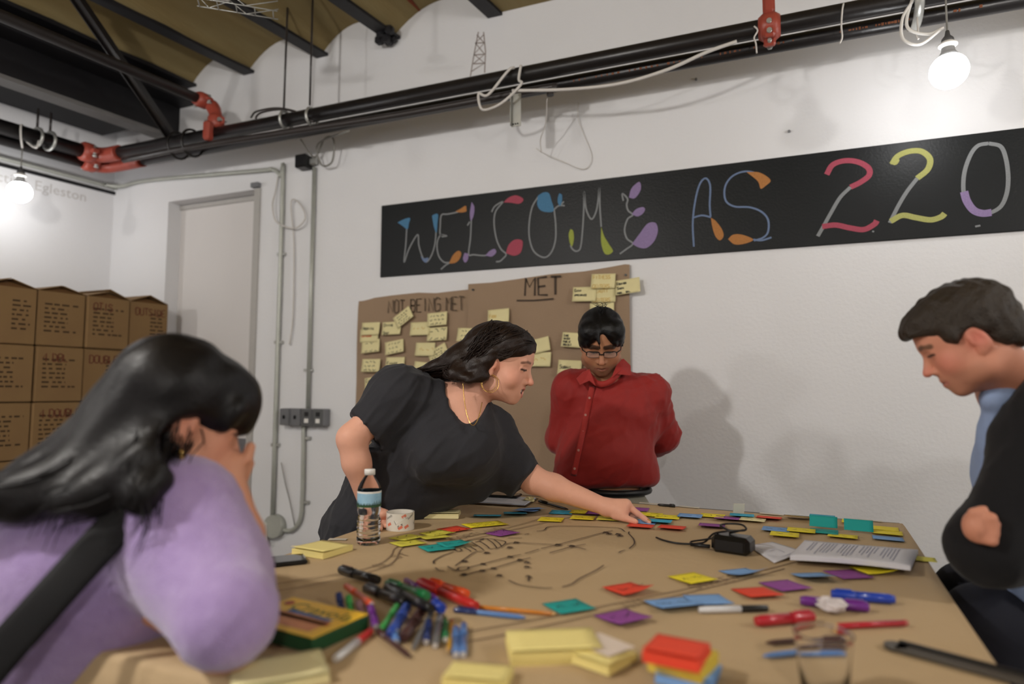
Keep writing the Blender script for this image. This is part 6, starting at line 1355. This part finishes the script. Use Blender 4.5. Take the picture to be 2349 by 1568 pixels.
# ---------------------------------------------------------------- seated man in the dark jacket
def man_right():
    c0 = A(.74, 1.40); t = thing('person', 'man with short brown hair in a black jacket sitting with folded arms', 'person', (c0[0], c0[1], 0))
    fw = unit(-CR * math.cos(math.radians(25)) + unit(CF * A(1, 1, 0)) * math.sin(math.radians(25))); fw[2] = 0; pit = math.radians(30)
    R = frame(unit(fw) * math.cos(pit) - A(0, 0, 1) * math.sin(pit)); s = .89; D0 = 1.42; o = P(2214, 780, D0)
    nk = P(2335, 900, D0 + .03); pel = P(2520, 1400, D0 + .12)
    H_ = head(o, R, s, 1.08, 1.0, False, False, nk, (.058, .064), chub=.5)
    chs = P(2440, 1090, D0 + .06); tor = [cap(pel, chs, .12, .12, .05), ell(chs, .125, None, .05), cap(chs, nk, .10, .060, .06), cap(P(2460, 965, D0 - .09), P(2500, 965, D0 + .22), .055, .055, .05)]
    shN, elN = P(2450, 1000, D0 - .11), P(2272, 1252, D0 - .10); fa = P(2420, 1215, D0 - .02)
    ar = chain([shN, elN, fa], [.052, .048, .040], .03); ar2 = chain([P(2470, 1000, D0 + .22), P(2350, 1255, D0 + .16), P(2262, 1212, D0 - .13)], [.052, .042, .026], .03)
    hc = P(2236, 1207, D0 - .155); hand = [ell(hc, (.022, .026, .030), None, .015)]
    for k in range(4):
        bz = A(0, 0, .021 - k * .0135); ln = (.028, .034, .032, .026)[k]; hand += finger(hc + bz - CF * .008, [hc + bz * 1.05 + CR * ln * .6 - CF * .024, hc + bz * 1.0 + CR * ln - CF * .010], [.0105, .0095, .0085])
    hand += finger(hc + A(0, 0, .018), [hc + CR * -.008 + A(0, 0, .028) - CF * .01, hc + CR * .010 + A(0, 0, .036) - CF * .012], [.012, .010, .0085])
    cf = head_colour(o, R, s, '#c98a70', '#b87264', '#5a4230', False, '#ab7861', None, '#cf7466', .0045)
    solid('body', H_ + tor + ar + ar2 + hand, SKIN('man_right', '#b8735c'), t, .011, [(o + R @ A(0, .02, -.01), .14, .0032), (hc, .06, .005)], cf)
    # light blue shirt
    bs = [cap(P(2420, 1330, D0 + .06), P(2398, 1080, D0 + .05), .125, .128, .04), cap(P(2398, 1080, D0 + .05), P(2372, 950, D0 + .04), .128, .085, .05), cap(P(2395, 835, D0 + .05), P(2335, 872, D0 - .01), .042, .034, .03), cap(P(2335, 872, D0 - .01), P(2276, 912, D0 - .02), .034, .020, .03), cap(P(2290, 925, D0), P(2318, 1010, D0 + .01), .030, .05, .04), cap(P(2345, 895, D0 + .04), P(2385, 860, D0 + .10), .06, .05, .03), cap(P(2318, 1010, D0 + .01), P(2330, 1120, D0 + .02), .05, .055, .05)]
    fo = folds(23, 3, 50, 90, (0, 0, 1)); solid('shirt', bs, mat('light_blue_shirt_cloth', '#8da0c4', .8, .06, 160, .1, 700), t, .008, (), None, lambda V: .004 * fo(V))
    for (x, y) in ((2272, 985), (2264, 1068), (2268, 1130)):
        q = P(x, y, D0 - .02); MB().cyl(q, q - CF * .003, .0045, n=10).obj('button', M_white, t)
    # jacket
    jk = [cap(P(2520, 1420, D0 + .10), P(2500, 1080, D0 + .06), .17, .165, .05), cap(P(2500, 1080, D0 + .06), P(2470, 930, D0 + .05), .16, .085, .06), cap(P(2452, 930, D0 - .10), P(2500, 930, D0 + .24), .085, .085, .05), cap(P(2440, 1000, D0 - .12), elN, .082, .068, .05), cap(elN, fa, .068, .060, .04), cap(P(2415, 885, D0 - .02), P(2358, 1010, D0 - .06), .045, .052, .05), cap(P(2358, 1010, D0 - .06), P(2336, 1180, D0 - .07), .052, .060, .05)]
    jk += inflate(ar2[:1], .016, .03) + [cap(elN, P(2330, 1270, D0 - .04), .062, .06, .04), cap(P(2340, 1255, D0 + .05), P(2270, 1222, D0 - .12), .050, .034, .03)]
    wv = waves(51, 10, 18, 50); fo = folds(24, 4, 40, 80); solid('jacket', jk, mat('black_wool', '#0c0c10', .9, .25, 200, .2, 700, sheen=.1), t, .010, (), None, lambda V: .003 * wv(V) + .006 * fo(V))
    kn = P(2258, 1425, D0 + .05); tr = [ell(pel + A(0, 0, -.04), (.17, .17, .13), None, .05), cap(pel + A(0, -.06, -.05), kn, .095, .078, .04), cap(kn, A(kn[0] + .05, kn[1], .32), .075, .058, .03), cap(pel + A(0, .10, -.05), kn + A(.02, .22, 0), .095, .075, .04), cap(kn + A(.02, .22, 0), A(kn[0] + .07, kn[1] + .22, .32), .075, .058, .03)]
    solid('trousers', tr, mat('navy_trousers', '#10121f', .85, .2, 120, .2, 500), t, .012)
    for dy in (0, .22): solid('shoe', [cap(A(kn[0] + .10, kn[1] + dy, .33), A(kn[0] - .06, kn[1] + dy, .325), .045, .04, .02)], M_dark, t, .012)
    # short hair
    Wl = lambda *p: o + R @ (A(*p) * s)
    hp = [ell(Wl(0, -.024, .044), A(.081, .103, .086), R, .02), ell(Wl(0, .045, .078), A(.060, .056, .040), R, .03), cap(Wl(-.03, .090, .074), Wl(.03, .090, .074), .017, .017, .02), cap(Wl(.080, .030, .040), Wl(.078, .024, -.006), .013, .007, .014), cap(Wl(-.080, .030, .040), Wl(-.078, .024, -.006), .013, .007, .014), ell(Wl(0, -.075, -.02), A(.062, .045, .055), R, .03)]
    hp += [ell(Wl(0, .088, -.012), A(.075, .062, .072), R, .012, '-'), ell(Wl(.088, .0, -.032), A(.036, .036, .046), R, .01, '-'), ell(Wl(-.088, .0, -.032), A(.036, .036, .046), R, .01, '-'), ell(Wl(0, .02, -.10), A(.12, .10, .06), R, .015, '-')]
    gv = waves(61, 14, 150, 420); solid('hair', hp, M_hairbr, t, .005, (), None, lambda V: .0030 * gv(V))
    stool('stool under the man in the black jacket', (pel[0], pel[1] + .02), pel[2] - .16)
    return t
man_right()

# ---------------------------------------------------------------- woman in the lilac sweater, seen from behind
def woman_lilac():
    D0 = 1.14; t = thing('person', 'woman with long black hair in a fluffy lilac sweater resting her elbow on the table', 'person', (-1.12, .52, 0))
    aw = unit(CF * A(1, 1, 0)); fw = unit(CR * .80 + aw * .60); fw[2] = 0; pit = math.radians(20); R = frame(unit(fw) * math.cos(pit) - A(0, 0, 1) * math.sin(pit)); o = P(418, 966, D0); s = .98
    nk = P(345, 1090, D0 + .02); pel = P(60, 1640, D0 + .06)
    H_ = head(o, R, s, .95, .85, False, True, nk, (.048, .055))
    chs = P(235, 1290, D0 + .03); tor = [cap(pel, chs, .15, .145, .05), ell(chs, (.165, .15, .15), None, .05), cap(chs, nk, .12, .06, .06), cap(P(405, 1185, D0 - .05), P(150, 1190, D0 + .16), .07, .07, .06)]
    elb = onz(508, 1478, TZ + .045) + A(0, 0, .012); sh = P(405, 1190, D0 - .06); hd = P(520, 1085, D0 + .01)
    ar = chain([sh, elb], [.062, .05], .03) + chain([elb + A(.005, .015, .0), P(552, 1230, D0 - .03), hd], [.045, .036, .027], .02)
    hand = [ell(hd, (.026, .026, .040), R, .015)]
    for k in range(4): hand += finger(hd + R @ A(.005, .008, .02 - k * .012), [hd + R @ A(-.015, .034, .026 - k * .013), hd + R @ A(-.035, .030, .024 - k * .013)], [.011, .0095, .0085])
    hand += finger(hd, [hd + R @ A(.01, .02, .035), hd + R @ A(.005, .02, .055)], [.012, .010, .009])
    arL = chain([P(150, 1180, D0 + .16), A(-1.05, .80, 1.02), onz(470, 1440, TZ + .03)], [.06, .05, .035], .03)
    cf = head_colour(o, R, s, '#cf9477', '#a85c50', '#1a1210', False, None, None, '#cf8870', .004, True)
    solid('body', H_ + tor + ar + arL + hand, SKIN('woman_lilac', '#c98c6c'), t, .012, [(o + R @ A(.03, .02, -.02), .12, .0035), (hd, .06, .005)], cf)
    # fluffy sweater
    sw = inflate(tor, .026, .06) + [cap(sh, P(464, 1310, D0 - .10), .084, .082, .06), cap(P(464, 1310, D0 - .10), elb + A(.0, .0, .022), .086, .062, .05), cap(elb + A(.0, .01, .03), P(504, 1340, D0 - .08), .060, .070, .04)] + inflate(arL[:1], .025)
    sw += [cap(nk + A(0, 0, .03), P(372, 1030, D0 + .02), .055, .06, .01, '-')]
    wv = waves(71, 12, 10, 30); fz = waves(72, 16, 200, 500)
    solid('sweater', sw, mat('lilac_fluff', '#a48ac2', 1.0, .10, 40, .8, 260, sheen=.6, colour2='#b6a0d0'), t, .011, (), None, lambda V: .006 * wv(V) + .0012 * fz(V))
    # bag strap
    sp = bez([P(330, 1120, D0 - .12), P(262, 1210, D0 - .155), P(180, 1300, D0 - .17), P(90, 1400, D0 - .19), P(0, 1500, D0 - .20), P(-80, 1600, D0 - .20)], 8); mb = MB()
    mb.tube(sp, .030, 10, flat=(CF, .08)); mb.obj('bag_strap', mat('black_webbing', '#08080c', .7, .1, 200), t)
    tr = [ell(pel + A(0, 0, -.05), (.19, .19, .14), None, .05), cap(pel + A(.05, -.02, -.06), A(pel[0] + .42, pel[1] + .22, pel[2] - .10), .10, .08, .04), cap(A(pel[0] + .42, pel[1] + .22, pel[2] - .10), A(pel[0] + .40, pel[1] + .20, .33), .075, .055, .03), cap(pel + A(-.05, .10, -.06), A(pel[0] + .30, pel[1] + .36, pel[2] - .10), .10, .08, .04), cap(A(pel[0] + .30, pel[1] + .36, pel[2] - .10), A(pel[0] + .28, pel[1] + .34, .33), .075, .055, .03)]
    solid('trousers', tr, mat('black_leggings', '#0a0a0d', .8, .2, 80, .2), t, .014)
    for q in (A(pel[0] + .42, pel[1] + .20, .33), A(pel[0] + .30, pel[1] + .34, .33)): solid('shoe', [cap(q, q + fw * .15, .042, .036, .02)], M_dark, t, .012)
    # long hair sweeping down the back
    Wl = lambda *p: o + R @ (A(*p) * s)
    hp = [ell(Wl(0, -.022, .048), A(.091, .112, .094) * s, R, .02), ell(Wl(0, .055, .065), A(.068, .062, .056) * s, R, .03), ell(Wl(.0, .085, .03), A(.050, .035, .045) * s, R, .02)]
    hp += [ell(Wl(.02, .090, -.055), A(.085, .075, .062) * s, R, .012, '-'), ell(Wl(.105, .012, -.030), A(.040, .040, .045) * s, R, .008, '-')]
    hp += [cap(Wl(.070, .060, .045), Wl(.074, .052, -.028), .018, .006, .012)]
    lk = [([(390, 890, 1.12), (315, 975, 1.11), (240, 1055, 1.07), (150, 1110, 1.03), (60, 1140, 1.01), (-60, 1160, 1.0)], [.088, .080, .058, .042, .034, .028]), ([(392, 940, 1.11), (352, 1020, 1.08), (300, 1090, 1.03), (220, 1135, 1.0), (150, 1158, .99)], [.056, .052, .044, .030, .016]), ([(398, 960, 1.10), (380, 1010, 1.07), (350, 1070, 1.02), (328, 1130, .99), (335, 1170, .98)], [.05, .045, .036, .024, .010]),
          ([(412, 985, 1.10), (405, 1015, 1.08), (400, 1038, 1.06)], [.026, .022, .012]), ([(300, 960, 1.13), (205, 1040, 1.11), (100, 1095, 1.08), (-20, 1140, 1.06)], [.070, .056, .042, .028])]
    for pts, rs in lk: hp += chain([P(*p) for p in pts], rs, .03)
    hp += [ell(Wl(.105, .020, -.040), A(.052, .062, .060) * s, R, .010, '-'), ell(Wl(.06, .09, -.06), A(.07, .06, .07) * s, R, .010, '-')]
    cur = []; r_ = random.Random(21)
    for k in range(200):
        j = r_.choice(lk)[0]; off_ = A(r_.uniform(-.04, .04), r_.uniform(-.04, .02), r_.uniform(-.04, .045)); cur.append(bez([Wl(r_.uniform(-.03, .06), r_.uniform(-.06, .05), r_.uniform(.08, .115))] + [P(*p) + off_ * (1 - .3 * i / len(j)) * r_.uniform(.8, 1.1) for i, p in enumerate(j)] + [P(*j[-1]) + off_ * .9 + A(-.02, 0, -.03)], 4))
    gv = waves(81, 10, 60, 240, unit(P(430, 880, 1.1) - P(60, 1130, 1.0))); solid('hair', hp, M_hairp, t, .008, (), None, lambda V: .0035 * gv(V), extra=strands(cur, .0016))
    ep = Wl(.086, .0, -.045); mb = MB()
    for k in range(5): mb.lathe([(.0001, -.005), (.004, -.003), (.005, 0), (.004, .003), (.0001, .005)], ep + A(0, 0, -.004 - .0085 * k), 8)
    mb.obj('drop_earring', M_gold, t)
    stool('stool under the woman in the lilac sweater', (pel[0], pel[1]), pel[2] - .18)
    return t
woman_lilac()
